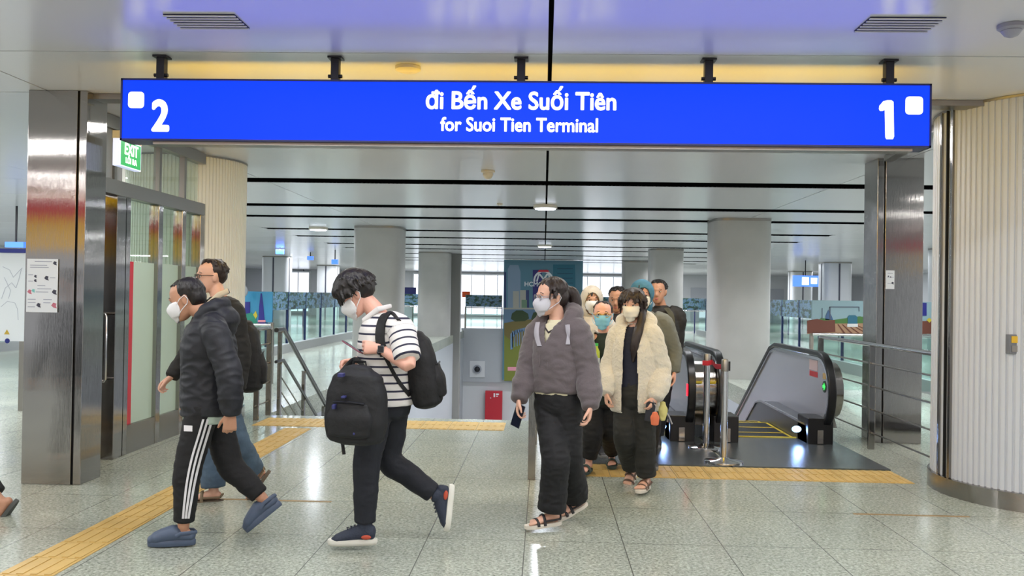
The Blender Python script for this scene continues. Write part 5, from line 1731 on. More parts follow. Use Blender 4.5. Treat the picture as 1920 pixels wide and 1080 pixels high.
def phone(label, c, up, nrm, m=None, s=1.0):
    up = V(up).normalized(); nrm = (V(nrm) - up * V(nrm).dot(up)).normalized(); sd = up.cross(nrm)
    r = thing('phone', label, 'phone', c)
    b = MB(); b.obox(c, sd, up, nrm, 0.036 * s, 0.075 * s, 0.004); part('case', b, m or BLACK, r, bevel=0.003)
    b = MB(); b.obox(V(c) + nrm * 0.0045, sd, up, nrm, 0.033 * s, 0.071 * s, 0.0006); part('screen', b, mat('phone_screen', (30, 34, 50), 0.1), r)
    return r
# ------------------------------------------------------------------ people: the cast
UPV = V((0, 0, 1))


def left_of(f):
    f = V(f); return V((-f.y, f.x, 0)).normalized()


def hood_down(J, F, S, k=1.0, r=0.045, w_=0.115, back=0.10, drop=0.10):
    """a lowered hood: roll round the neck, hanging at the back"""
    n = J['neck']
    def f(mb):
        pts = []; rr = []
        for a in range(-150, 151, 20):
            t = math.radians(a)          # 0 = back
            q = n + (-F) * (math.cos(t) * w_ * 0.9 * k) + S * (math.sin(t) * w_ * k) + UPV * ((0.03 + 0.05 * math.cos(t)) * k) - UPV * (0.11 * max(0, -math.cos(t)) * k)
            pts.append(q); rr.append(r * (0.75 + 0.35 * math.cos(t / 2)) * k)
        limb(mb, pts, rr, UPV, 12, 2, 0.6)
        limb(mb, [n - F * 0.07 * k + UPV * 0.05 * k, n - F * (0.07 + back * 0.6) * k - UPV * 0.01 * k, n - F * (0.06 + back * 0.7) * k - UPV * drop * k], [(0.10 * k, 0.05 * k), (0.12 * k, 0.055 * k), (0.07 * k, 0.03 * k)], S, 18, 4, 0.6)
    return f


def open_front(o, origin, F, S, wfun, back_limit=0.0):
    """cut an opening in the front of a garment and give the cloth thickness"""
    bm = bmesh.new(); bm.from_mesh(o.data); L = rootloc(o)
    kill = []
    for f in bm.faces:
        c = f.calc_center_median() + L
        d = c - origin
        if d.dot(F) > back_limit and f.normal.dot(F) > -0.1:
            lo, hi = wfun(c.z)
            if lo < d.dot(S) < hi:
                kill.append(f)
    bmesh.ops.delete(bm, geom=kill, context='FACES')
    bm.to_mesh(o.data); bm.free()
    m = o.modifiers.new('cloth', 'SOLIDIFY'); m.thickness = 0.008; m.offset = 1


BLK = mat('black_trouser_cloth', (15, 16, 21), 0.75, bump=(40, 0.2))
NAVYJ = mat('dark_navy_windbreaker', (23, 26, 35), 0.6, bump=(30, 0.2))
STRW = mat('white_stripe_cloth', (222, 222, 228), 0.7)
MINT = mat('mint_undershirt', (176, 196, 186), 0.8)
CLOGM = mat('slate_blue_clog_rubber', (74, 88, 112), 0.5)

# ---- man in front at the left: windbreaker, striped track trousers, clogs
F = V((-1, -0.05, 0)); S = left_of(F)
J = joints(5.2, dict(head=(350, 560, 0), neck=(392, 594, 0), chest=(392, 652, 0), pelvis=(392, 752, 0),
                     shL=(404, 622, -.17), elL=(430, 704, -.21), wrL=(434, 776, -.20), shR=(382, 622, .17), elR=(374, 700, .2), wrR=(366, 748, .08),
                     hipL=(381, 765, -.09), knL=(352, 882, -.10), anL=(344, 987, -.10), hipR=(398, 765, .09), knR=(432, 872, .10), anR=(492, 934, .10)))
J['toeL'] = V((-1, -.12, -0.02)); J['toeR'] = V((-.76, -.02, -.64))
p1 = Person(J, (-0.94, -0.12, -0.30), S, 'man in a dark windbreaker, white mask and black track trousers with three white side stripes', 0.98, SKIN2,
            hands={'L': dict(dir=(-.12, 0, -1), back=(0.3, -1, 0), curl=0.75), 'R': dict(curl=0.8)}, head_s=1.0, foot_s=0.86)
tr = p1.trousers(BLK, 0.098, 0.082, 0.060, (0.165, 0.135), 0.10, 0.10, 3, 'track_trousers', 0.007, keep=True)
me = p1.last
for k, dx in enumerate((-11, 0, 11)):
    path = []
    for (x, y, e) in ((388, 786, 1), (378, 820, 1), (366, 860, 1), (357, 900, .9), (351, 940, .75), (347, 972, .6)):
        path.append(at(x + dx * 0.72 * e + 1, y, 5.2 - 0.2))
    P_, _ = cr(path, [(0,)] * len(path), 6)
    put('side_stripe', ribbon_on(me, P_, (1, 0, 0), 0.012, 0.003, 0.003, 0.25, V((0, 1, 0))).mesh('side_stripe', True), STRW, tr, 'white side stripe')
c = at(354, 803, 4.9)
put('small_emblem', ribbon_on(me, [c + V((0, 0, 0.016)), c, c - V((0, 0, 0.016))], (1, 0, 0), 0.045, 0.003, 0.004, 0.25, V((0, 1, 0))).mesh('small_emblem'), STRW, tr, 'small white emblem')
p1.garment('undershirt', [p1.torso(-0.36, 0.172, 0.142, 0.165, 0.13, 0.16, 0.12)], MINT, 0.009, 0.004, seed=4)
p1.garment('windbreaker', [p1.torso(-0.22, 0.185, 0.160, 0.185, 0.155, 0.195, 0.155, 0.185, extra=hood_down(J, F, S, 0.95, 0.042, 0.095)), p1.sleeve('L', 0.082, 0.074, 0.055, 1.0, flare=0.01), p1.sleeve('R', 0.08, 0.07, 0.055)], NAVYJ, 0.007, 0.012, (7, 7, 12), seed=11)
c = at(362, 637, 5.0)
b = MB(); b.obox(at(362, 637, 5.07), (1, 0, 0), (0, 1, 0), (0, 0, 1), 0.018, 0.003, 0.003); part('chest_mark', b, STRW, p1.root)
face_parts(p1.HM, p1.root)
add_mask(p1.HM, p1.root, MASKW)
hair(p1.HM, p1.root, HAIRB, 3, [(-0.026, 0, 0.040, 0.094, 0.084, 0.086), (-0.055, 0, 0.0, 0.062, 0.074, 0.075)], [(150, 0.15, 0.035, 0.1, -180, 180, 0.007), (60, -0.5, 0.03, 0.2, 110, 250, 0.007)])
for sd, FM in (('L', p1.FML), ('R', p1.FMR)):
    shoe('clog', FM, 0.98, p1.root, [CLOGM], sd == 'L')

# ---- man in glasses behind him
F = V((-0.95, -0.30, 0)); S = left_of(F)
J = joints(6.2, dict(head=(396, 518, 0), neck=(412, 562, 0), chest=(414, 622, 0), pelvis=(412, 714, 0),
                     shL=(438, 586, -.17), elL=(452, 665, -.17), wrL=(446, 728, -.2), shR=(386, 590, .17), elR=(352, 664, .12), wrR=(322, 706, .0),
                     hipL=(408, 726, -.09), knL=(446, 828, -.05), anL=(474, 884, 0.1), hipR=(412, 726, .09), knR=(398, 834, .05), anR=(400, 915, .02)))
J['toeR'] = V((-.96, -.28, 0)); J['toeL'] = V((-.55, -.1, -.83))
p2 = Person(J, (-0.80, -0.60, -0.02), S, 'bespectacled man in black jacket and jeans, half hidden behind the man in track trousers', 1.0, SKIN,
            hands={'R': dict(dir=(-.75, -.1, -.65), back=(-.5, .2, .8), curl=0.7), 'L': dict(curl=0.8)})
JEAN = mat('blue_jeans_denim', (72, 92, 112), 0.8, noise_col=(9, 0.22), bump=(60, 0.2))
BLKJ = mat('black_jacket_cloth', (20, 19, 18), 0.75, bump=(35, 0.2))
p2.trousers(JEAN, 0.095, 0.085, 0.085, (0.165, 0.13), 0.08, 0.03, 8, 'jeans', 0.008)
p2.garment('jacket', [p2.torso(-0.28, 0.18, 0.145, 0.18, 0.14, 0.195, 0.145, 0.185), p2.sleeve('L', 0.078, 0.068, 0.055), p2.sleeve('R', 0.078, 0.066, 0.05)], BLKJ, 0.008, 0.008, seed=13)
n = J['neck']
for s_ in (-1, 1):
    b = MB(); b.tube([n - F * 0.06 + S * s_ * 0.05 + V((0, 0, 0.065)), n + S * s_ * 0.072 + V((0, 0, 0.035)), n + F * 0.085 + S * s_ * 0.035 - V((0, 0, 0.035))], [0.018, 0.022, 0.014], 10, flat=0.4, ref=(0, 0, 1))
    part('shirt_collar', b, mat('cream_collar_edge', (206, 196, 176), 0.8) if s_ > 0 else mat('navy_collar', (40, 44, 80), 0.8), p2.root, True)
face_parts(p2.HM, p2.root, lips=True)
add_glasses(p2.HM, p2.root)
hair(p2.HM, p2.root, HAIRD, 5, [(-0.030, 0, 0.045, 0.090, 0.083, 0.082), (-0.058, 0, 0.01, 0.055, 0.074, 0.07)], [(110, 0.35, 0.045, -0.05, -180, 180, 0.009), (50, -0.3, 0.03, 0.2, 115, 245, 0.007)])
for sd, FM in (('L', p2.FML), ('R', p2.FMR)):
    shoe('sandal', FM, 1.0, p2.root, [mat('brown_sandal_sole', (96, 84, 70), 0.6), mat('khaki_strap', (120, 104, 82), 0.7)], sd == 'L')
BAGM = mat('black_backpack_nylon', (12, 13, 17), 0.7, bump=(50, 0.25))
BAGM2 = mat('charcoal_backpack_nylon', (17, 19, 24), 0.7, bump=(50, 0.25))
backpack('black backpack worn by the man in glasses at the left', at(466, 668, 6.28), (-0.08, 0, 1), -F, 0.30, 0.52, 0.19, BAGM, 'black backpacks',
         straps=[([at(450, 612, 6.1), at(430, 582, 6.02), at(414, 600, 5.99), at(412, 650, 5.99)], 0.05)])

# ---- man with phone, striped shirt
F = V((-1, -0.05, 0)); S = left_of(F)
Y0 = 5.24
J = joints(Y0, dict(head=(668, 551, 0), neck=(712, 592, 0), chest=(722, 650, 0), pelvis=(726, 742, 0),
                    shL=(752, 618, -.16), elL=(767, 684, -.27), wrL=(713, 655, -.20), shR=(716, 616, .16), elR=(694, 690, .22), wrR=(668, 676, .02),
                    hipL=(706, 758, -.09), knL=(688, 868, -.10), anL=(684, 985, -.10), hipR=(736, 758, .09), knR=(730, 862, .10), anR=(816, 928, .12)))
J['toeL'] = V((-1, -.10, -0.01)); J['toeR'] = V((-.10, -.02, -1))
p3 = Person(J, (-0.80, -0.10, -0.58), S, 'man in a white shirt with thin navy stripes looking down at his phone', 1.0, SKIN3,
            hands={'L': dict(dir=(-1, 0.15, 0.12), back=(0.1, -1, 0.25), curls=[0.55, 0.8, 0.95, 1.0], thumb_in=0.25), 'R': dict(dir=(-.75, -.35, -.1), back=(0, .4, 1), curl=1.15)}, body_voxel=0.005, foot_s=0.86)
NAVT = mat('dark_navy_trousers', (20, 24, 35), 0.75, bump=(40, 0.2))
p3.trousers(NAVT, 0.105, 0.080, 0.062, (0.17, 0.15), 0.08, 0.06, 21, 'trousers', 0.006)


def stripe_mat():
    m = bpy.data.materials.new('striped_jersey'); m.use_nodes = True
    nt = m.node_tree; b = nt.nodes['Principled BSDF']; N = nt.nodes.new; Lk = nt.links.new
    a = N('ShaderNodeAttribute'); a.attribute_name = 'band'
    d = N('ShaderNodeMath'); d.operation = 'MODULO'; Lk(a.outputs['Fac'], d.inputs[0]); d.inputs[1].default_value = 1.0
    l = N('ShaderNodeMath'); l.operation = 'LESS_THAN'; Lk(d.outputs[0], l.inputs[0]); l.inputs[1].default_value = 0.24
    mx = N('ShaderNodeMixRGB'); Lk(l.outputs[0], mx.inputs[0]); mx.inputs[1].default_value = srgb(218, 216, 214); mx.inputs[2].default_value = srgb(40, 42, 64)
    Lk(mx.outputs[0], b.inputs['Base Color']); b.inputs['Roughness'].default_value = 0.85
    return m


def stripe_band(me):
    at_r = me.attributes.new('band', 'FLOAT', 'POINT')
    pel, ch, nk = J['pelvis'], J['chest'], J['neck']
    tax = (nk - pel).normalized()
    segs = [('shL', 'elL'), ('shR', 'elR')]
    vals = []
    for v in me.vertices:
        p = v.co; best = None
        dt = ((p - pel) - tax * (p - pel).dot(tax)).length
        val = (p - pel).dot(tax) / 0.047 + 40.2 + (p - pel).dot(V((1, 0, 0))) * 2.2
        for a, b2 in segs:
            A, B = J[a], J[b2]; d_ = (B - A); t = (p - A).dot(d_.normalized())
            q = (p - A - d_.normalized() * t).length
            if t > 0.01 and q < 0.115 and abs((p - pel).y) > 0.125:
                val = 60 + t / 0.046
        vals.append(val)
    at_r.data.foreach_set('value', vals)


p3.garment('striped_shirt', [p3.torso(-0.16, 0.18, 0.168, 0.18, 0.165, 0.19, 0.165, 0.175, neck_r=0.07), p3.sleeve('L', 0.082, 0.080, 0.07, 0.40), p3.sleeve('R', 0.08, 0.078, 0.07, 0.42)], stripe_mat(), 0.007, 0.006, (8, 8, 12), seed=17, band=stripe_band, keep=True)
shirt = p3.last
n = J['neck']
b = MB()
for s_ in (-1, 1):
    b.tube([n - F * 0.065 + S * s_ * 0.02 + V((0, 0, 0.06)), n + S * s_ * 0.078 + V((0, 0, 0.04)), n + F * 0.09 + S * s_ * 0.045 - V((0, 0, 0.03)), n + F * 0.10 + S * s_ * 0.015 - V((0, 0, 0.07))], [0.012, 0.017, 0.017, 0.006], 10, flat=0.4, ref=(0, 0, 1))
part('polo_collar', b, mat('white_collar_cloth', (214, 212, 212), 0.85), p3.root, True)
face_parts(p3.HM, p3.root)
add_mask(p3.HM, p3.root, MASKW)
hair(p3.HM, p3.root, HAIRB, 9, [(-0.010, 0, 0.060, 0.116, 0.098, 0.100), (-0.046, 0, 0.012, 0.082, 0.088, 0.080), (0.055, 0, 0.066, 0.070, 0.078, 0.055)],
     [(260, 0.05, 0.065, 0.10, -180, 180, 0.011), (70, 0.1, 0.085, 0.30, -55, 55, 0.010), (60, -0.45, 0.05, 0.2, 115, 245, 0.009)], ls=1.13)
shoe('shoe', p3.FML, 1.03, p3.root, [mat('navy_knit_upper', (44, 52, 70), 0.7, bump=(90, 0.3)), mat('white_rubber', (222, 222, 214), 0.6), mat('orange_red_patch', (186, 78, 56), 0.6)], True)
shoe('shoe', p3.FMR, 1.03, p3.root, [mat('navy_knit_upper', (44, 52, 70), 0.7), mat('white_rubber', (222, 222, 214), 0.6), mat('orange_red_patch', (186, 78, 56), 0.6)], False)
# watch
wr, el = J['wrL'], J['elL']; wd = (wr - el).normalized(); wc = wr - wd * 0.012
u = wd.orthogonal().normalized(); v_ = wd.cross(u)
b = MB(); b.tube([wc - wd * 0.012, wc + wd * 0.012], [0.033, 0.032], 20); wt = part('watch_strap', b, BLACK, p3.root, True, label='black wrist watch')
b = MB(); b.obox(wc + V((0, -0.032, 0.008)), (1, 0, 0), (0, 0, 1), (0, 1, 0), 0.019, 0.021, 0.006); part('watch_case', b, STEEL, wt, bevel=0.003)
b = MB(); b.obox(wc + V((0, -0.0388, 0.008)), (1, 0, 0), (0, 0, 1), (0, 1, 0), 0.015, 0.017, 0.001); part('watch_face', b, BLACK, wt)
phone('dark pinkish phone held in front of the masked man in the striped shirt', at(661, 651, Y0 - 0.17), (-0.80, 0.25, 0.45), (0.45, 0.1, 0.85), mat('pink_phone_case', (120, 66, 84), 0.5), 0.88)
bb = backpack('black backpack worn on the back of the man in the striped shirt', at(792, 692, Y0 + 0.02), (-0.20, 0, 1), (1, 0.05, 0.15), 0.32, 0.46, 0.19, BAGM, 'black backpacks', seed=9)
path, _ = cr([at(742, 582, Y0 - .3), at(726, 588, Y0 - .3), at(715, 608, Y0 - .3), at(713, 640, Y0 - .3), at(722, 668, Y0 - .3)], [(0,)] * 5, 6)
part('shoulder_strap', ribbon_on(shirt, path, (1, 0, 0.1), 0.052, 0.010, 0.001, 0.35, V((0, 1, -0.25))), BAGM, bb, True)
path, _ = cr([at(722, 668, Y0 - .3), at(738, 700, Y0 - .3), at(752, 722, Y0 - .3), at(768, 742, Y0 - .3)], [(0,)] * 4, 6)
part('webbing', ribbon_on(shirt, path, (1, 0, 0.6), 0.018, 0.004, 0.001, 0.35, V((0, 1, 0))), BAGM, bb, True)
fb = backpack('dark backpack carried in front of the legs by the man in the striped shirt', at(669, 758, Y0 - 0.36), (0.02, 0, 1), (-0.25, -1, 0.0), 0.36, 0.44, 0.19, BAGM2, 'black backpacks', seed=15,
              straps=[([at(690, 702, Y0 - .28), at(676, 680, Y0 - .18), at(662, 676, Y0 - .06), at(640, 700, Y0 - .24), at(628, 722, Y0 - .28)], 0.035)])
b = MB(); b.tube([at(640, 812, Y0 - .3), at(642, 830, Y0 - .31), at(645, 852, Y0 - .31)], 0.010, 8, flat=0.3, ref=(1, 0, 0)); part('hanging_webbing', b, BAGM2, fb, True)
for (x, y, w_, h_) in ((640, 703, .03, .010), (645, 744, .022, .006), (627, 762, .018, .012), (668, 812, .026, .007)):
    b = MB(); b.obox(at(x, y, Y0 - .457), (1, 0, 0), (0, 1, 0), (0, 0, 1), w_ / 2, 0.03, h_); part('blue_tab', b, mat('dull_blue_tab', (44, 48, 104), 0.6), fb, bevel=0.003, label='dull blue tab')

# ---- woman in the grey hoodie
GREYH = mat('grey_brown_hoodie_fleece', (94, 86, 90), 0.9, sheen=0.3, bump=(70, 0.25))
CREAMT = mat('cream_undershirt', (214, 208, 180), 0.85)
F = V((-0.55, -0.84, 0)).normalized(); S = left_of(F)
Y0 = 5.75
J = joints(Y0, dict(head=(1034, 556, 0), neck=(1046, 604, 0.02), chest=(1046, 655, 0), pelvis=(1046, 742, 0),
                    shR=(1008, 622, .08), elR=(990, 692, .06), wrR=(974, 748, -.06), shL=(1084, 624, -.08), elL=(1103, 700, -.10), wrL=(1107, 762, -.20),
                    hipR=(1028, 757, .04), hipL=(1064, 757, -.04), knR=(1042, 858, -.14), anR=(1035, 956, -.08), knL=(1066, 856, -.02), anL=(1078, 930, .22)))
J['toeR'] = V((-.88, -.45, -.02)); J['toeL'] = V((-.80, -.40, -.36))
p4 = Person(J, (-0.90, -0.42, -0.05), S, 'woman with a ponytail in a grey hoodie and wide black trousers, pale mask on', 0.93, SKIN,
            hands={'R': dict(dir=(-.1, -.15, -1), back=(-1, .2, 0), curls=[0.5, 0.7, 0.8, 0.9]), 'L': dict(dir=(-.1, -.15, -1), back=(1, 0, 0), curl=0.5)}, head_s=1.0)
p4.trousers(BLK, 0.105, 0.098, 0.100, (0.175, 0.135), 0.12, 0.02, 31, 'wide_trousers', 0.010, r_mid=0.096)
p4.garment('cream_shirt', [p4.torso(0.03, 0.168, 0.134, 0.150, 0.12, 0.150, 0.12, 0.14)], CREAMT, 0.009, 0.003, seed=2)
F4, S4, J4 = F, S, J
hd = p4.garment('hoodie', [p4.torso(0.13, 0.178, 0.148, 0.176, 0.145, 0.172, 0.142, 0.165, extra=hood_down(J, F, S, 1.0, 0.046, 0.110)), p4.sleeve('L', 0.082, 0.076, 0.050, 1.0, flare=0.014), p4.sleeve('R', 0.080, 0.074, 0.050, 1.0, flare=0.014)], GREYH, 0.007, 0.014, (7, 7, 10), seed=23, keep=True)
hm = p4.last
# open v at the neck showing the cream shirt
org = J['neck'] + V((0, 0, 0))
zt_, zb_ = J['neck'].z + 0.06, J['neck'].z - 0.14
open_front(hd, org, F, S, lambda z: (-(z - zb_) / (zt_ - zb_) * 0.075, (z - zb_) / (zt_ - zb_) * 0.075) if z > zb_ else (1, -1), 0.0)
b = MB()
n = J['neck']
limb(b, [n + F * 0.055 + V((0, 0, -0.02)), n + F * 0.085 - V((0, 0, 0.09)), n + F * 0.105 - V((0, 0, 0.16))], [(0.062, 0.03), (0.075, 0.03), (0.04, 0.02)], S, 18, 4, 0.5)
put('shirt_front', fuse(b, 0.007, 2), CREAMT, p4.root)
b = MB(); b.tube([n + S * 0.062 + F * 0.02 + V((0, 0, 0.03)), n + S * 0.045 + F * 0.085 - V((0, 0, 0.035)), n + F * 0.112 - V((0, 0, 0.065)), n - S * 0.045 + F * 0.085 - V((0, 0, 0.035)), n - S * 0.062 + F * 0.02 + V((0, 0, 0.03))], 0.007, 8)
part('neckband', b, mat('dark_neckband', (54, 46, 52), 0.8), p4.root, True)
for s_, pth in ((1, [(1066, 610), (1067, 622), (1066, 634), (1064, 646)]), (-1, [(1010, 606), (1008, 620), (1010, 636), (1014, 650)])):
    path = [at(x, y, Y0 - .35) for x, y in pth]
    P_, _ = cr(path, [(0,)] * len(path), 4)
    part('bag_strap', ribbon_on(hm, P_, (1, 0, 0), 0.024, 0.006, 0.009, 0.25, V((0, 1, -0.1))), mat('pale_bag_strap', (168, 166, 176), 0.8), p4.root, True, label='pale bag strap')
b = MB(); b.tube([n + F * 0.115 + S * 0.03 - V((0, 0, 0.10)), n + F * 0.15 + S * 0.03 - V((0, 0, 0.2)), n + F * 0.16 + S * 0.028 - V((0, 0, 0.30))], 0.004, 6)
part('drawstring', b, GREYH, p4.root, True)
b = MB(); b.tube([n + F * 0.115 - S * 0.03 - V((0, 0, 0.10)), n + F * 0.15 - S * 0.035 - V((0, 0, 0.2)), n + F * 0.16 - S * 0.035 - V((0, 0, 0.28))], 0.004, 6)
part('drawstring', b, GREYH, p4.root, True)
face_parts(p4.HM, p4.root, hairm=HAIRD)
add_mask(p4.HM, p4.root, MASKG)
add_glasses(p4.HM, p4.root, mat('thin_silver_frame', (170, 170, 180), 0.3, 0.6))
hair(p4.HM, p4.root, HAIRD, 12, [(-0.020, 0, 0.046, 0.098, 0.084, 0.086), (-0.058, 0, 0.0, 0.062, 0.076, 0.075), (-0.115, 0, 0.03, 0.040, 0.040, 0.04)],
     [(120, 0.2, 0.05, 0.25, -180, 180, 0.006), (26, 0.0, 0.10, 0.35, 55, 85, 0.005), (26, 0.0, 0.10, 0.35, -85, -55, 0.005)], tails=[([(-0.10, 0, 0.03), (-0.15, 0.0, 0.02), (-0.172, 0.0, -0.04), (-0.165, 0.012, -0.12), (-0.14, 0.02, -0.19)], [(0.03, 0.03), (0.042, 0.042), (0.046, 0.044), (0.036, 0.034), (0.014, 0.012)])])
for sd, FM in (('L', p4.FML), ('R', p4.FMR)):
    shoe('sandal', FM, 0.93, p4.root, [mat('cream_sandal_sole', (214, 208, 196), 0.6), mat('black_strap', (34, 32, 36), 0.6)], sd == 'L')
phone('black phone held low in the right hand of the woman in the grey hoodie', J['wrR'] + V((-0.008, -0.025, -0.105)), (0.25, -0.1, 0.9), (-.6, -.8, 0))

# ---- woman in the cream fleece jacket
FLEECE = mat('cream_teddy_fleece', (208, 203, 190), 0.95, sheen=0.5, bump=(55, 0.9))
NAVS = mat('navy_knit_shirt', (30, 34, 52), 0.85, bump=(50, 0.2)); OLIVE = mat('dark_olive_trousers', (34, 35, 33), 0.8, bump=(40, 0.2))
F = V((-0.36, -0.93, 0)).normalized(); S = left_of(F)
Y0 = 6.87
J = joints(Y0, dict(head=(1187, 571, 0), neck=(1192, 612, 0.02), chest=(1189, 655, 0), pelvis=(1190, 736, 0),
                    shR=(1160, 629, .05), elR=(1143, 690, .05), wrR=(1137, 736, -.07), shL=(1222, 630, -.05), elL=(1240, 694, -.04), wrL=(1229, 746, -.18),
                    hipR=(1174, 748, .03), hipL=(1206, 748, -.03), knR=(1172, 822, -.05), anR=(1183, 872, .30), knL=(1208, 826, -.06), anL=(1212, 892, -.02)))
J['toeL'] = V((-.42, -.90, 0)); J['toeR'] = V((-.36, -.62, -.60))
p8 = Person(J, (-0.42, -0.88, -0.10), S, 'long haired woman in an open cream fleece jacket over a navy top', 0.93, SKIN,
            hands={'R': dict(dir=(0, -.1, -1), back=(-1, 0, 0), curl=0.7), 'L': dict(dir=(-.3, -.4, -.75), back=(.6, -.3, .3), curls=[0.6, 0.9, 1.0, 1.0])}, body_voxel=0.007)
p8.trousers(OLIVE, 0.105, 0.095, 0.082, (0.175, 0.135), 0.10, 0.02, 41, 'trousers', 0.009, r_mid=0.088)
p8.garment('navy_top', [p8.torso(-0.12, 0.158, 0.125, 0.15, 0.12, 0.155, 0.125, 0.14, neck_r=0.055)], NAVS, 0.009, 0.004, seed=6)
fj = p8.garment('fleece_jacket', [p8.torso(-0.38, 0.195, 0.155, 0.185, 0.150, 0.180, 0.145, 0.168, extra=hood_down(J, F, S, 1.0, 0.045, 0.112, 0.14, 0.12)), p8.sleeve('L', 0.084, 0.076, 0.056, 1.0, flare=0.016), p8.sleeve('R', 0.082, 0.074, 0.050, 1.0, flare=0.012)], FLEECE, 0.008, 0.013, (7, 7, 9), seed=29)
nz = J['neck'].z
pz = J['pelvis'].z - 0.2
open_front(fj, J['chest'], F, S, lambda z: (-0.045 - 0.02 * max(0, (nz - z)), 0.055 + 0.03 * max(0, nz - z)), 0.03)
face_parts(p8.HM, p8.root, hairm=HAIRD)
add_mask(p8.HM, p8.root, MASKC, 'flat')
hair(p8.HM, p8.root, HAIRD, 15, [(-0.018, 0, 0.046, 0.100, 0.088, 0.088), (-0.050, 0, -0.01, 0.068, 0.082, 0.09), (-0.06, 0, -0.12, 0.05, 0.07, 0.09), (-0.035, -0.062, -0.07, 0.035, 0.022, 0.08)],
     [(70, 0.25, 0.085, 0.10, -60, 60, 0.008), (90, 0.1, 0.07, 0.3, -180, 180, 0.008), (20, -0.1, 0.13, 0.5, 60, 80, 0.007), (20, -0.1, 0.13, 0.5, -80, -60, 0.007)], 0.007, tails=[([(-0.02, 0.060, 0.02), (0.0, 0.076, -0.06), (0.055, 0.080, -0.13), (0.112, 0.074, -0.20), (0.150, 0.060, -0.30), (0.158, 0.048, -0.42)], [(0.028, 0.045), (0.026, 0.044), (0.030, 0.036), (0.040, 0.028), (0.036, 0.022), (0.012, 0.010)])])
for sd, FM in (('L', p8.FML), ('R', p8.FMR)):
    shoe('sandal', FM, 0.93, p8.root, [mat('cream_sandal_sole', (214, 208, 196), 0.6), mat('brown_strap', (96, 74, 62), 0.6)], sd == 'L')

ph = phone('black phone in the left hand of the woman in the cream fleece', at(1219, 772, Y0 - .22), (0.1, -0.1, 1), (-0.3, -1, 0))
c = at(1228, 783, Y0 - .27)
r = thing('orange_pouch', 'small orange pouch dangling below the left hand of the fleece jacket woman', 'pouch', c)
b = MB(); limb(b, [c + V((0, 0, .035)), c, c - V((0, 0, .05))], [(0.02, 0.014), (0.034, 0.02), (0.028, 0.016)], V((1, 0, 0)), 14, 3); part('pouch_body', b, mat('orange_plush', (222, 120, 84), 0.8), r, True)
b = MB(); b.tube([c + V((0, 0, .04)), c + V((0.01, 0.02, .08)), c + V((-0.01, 0.05, .12))], 0.004, 6); part('pouch_cord', b, mat('grey_cord', (150, 150, 156), 0.7), r, True)
c = at(1243, 770, Y0 - .15)
r = thing('folded_cloth_bag', 'small crumpled cream and yellow bag beside the left hand of the fleece jacket woman', 'bag', c)
b = MB(); limb(b, [c + V((0, 0, .06)), c, c - V((0, 0, .07))], [(0.02, 0.015), (0.035, 0.025), (0.02, 0.012)], V((1, 0, 0)), 14, 3); me = fuse(b, 0.006, 1); wrinkle(me, 0.006, (20, 20, 20), 5)
put('bag_cloth', me, mat('cream_yellow_cloth', (206, 200, 130), 0.8), r)
b = MB(); b.tube([c + V((.02, 0, .0)), c + V((0.05, 0, -.05)), c + V((0.07, 0, -.10))], 0.006, 8); part('bag_cord', b, mat('grey_cord', (150, 150, 156), 0.7), r, True)

# ---- person with blue mask
F = V((-0.08, -1, 0)).normalized(); S = left_of(F)
Y0 = 7.5
J = joints(Y0, dict(head=(1130, 591, 0), neck=(1133, 628, 0.02), chest=(1133, 668, 0), pelvis=(1130, 738, 0),
                    shR=(1104, 642, 0), elR=(1098, 695, 0), wrR=(1110, 728, -.15), shL=(1161, 642, 0), elL=(1168, 695, .02), wrL=(1158, 735, -.10),
                    hipR=(1113, 750, .0), hipL=(1148, 750, 0), knR=(1112, 812, -.06), anR=(1104, 862, -.02), knL=(1144, 806, .02), anL=(1147, 850, .33)))
J['toeR'] = V((-.35, -.93, 0)); J['toeL'] = V((-.05, -1, -.05))
p6 = Person(J, (-0.10, -0.99, 0.05), S, 'bespectacled person in a light blue mask and loose black trousers between the two women', 0.90, SKIN3, body_voxel=0.008)
p6.trousers(BLK, 0.10, 0.095, 0.072, (0.17, 0.13), 0.10, 0.10, 51, 'loose_trousers', 0.009, r_mid=0.09)
p6.garment('dark_top', [p6.torso(-0.25, 0.16, 0.13, 0.155, 0.125, 0.155, 0.125, 0.14)], mat('dark_green_top', (34, 48, 46), 0.85), 0.009, 0.005, seed=7)
oj = p6.garment('open_shirt', [p6.torso(-0.1, 0.185, 0.15, 0.18, 0.145, 0.18, 0.14, 0.172), p6.sleeve('L', 0.082, 0.07, 0.055), p6.sleeve('R', 0.082, 0.07, 0.055)], mat('light_grey_overshirt', (186, 188, 190), 0.85), 0.009, 0.008, seed=33)
open_front(oj, J['chest'], F, S, lambda z: (-0.085, 0.085), 0.02)
face_parts(p6.HM, p6.root)
add_mask(p6.HM, p6.root, MASKB, 'flat'); add_glasses(p6.HM, p6.root, mat('gold_glasses_frame', (206, 170, 70), 0.3, 0.6))
hair(p6.HM, p6.root, HAIRD, 25, [(-0.026, 0, 0.038, 0.095, 0.083, 0.086), (-0.052, 0, -0.01, 0.062, 0.078, 0.08)], [(80, 0.3, 0.04, 0.2, -180, 180, 0.007)], 0.007)
for sd, FM in (('L', p6.FML), ('R', p6.FMR)):
    shoe('slide', FM, 0.92, p6.root, [mat('dark_green_slide', (58, 74, 68), 0.6), mat('dark_green_slide', (58, 74, 68), 0.6)], sd == 'L')
c = at(1118, 664, Y0 - .16)
r = thing('drink_bottle', 'small clear bottle with green cap and lime drink in front of the blue masked person', 'bottle', c - V((0, 0, 0.1)))
b = MB(); b.lathe(c, [(0.028, -0.10), (0.03, -0.09), (0.03, 0.02), (0.014, 0.055), (0.014, 0.07)], 18); part('bottle_body', b, mat('lime_drink', (190, 206, 70), 0.2), r, True)
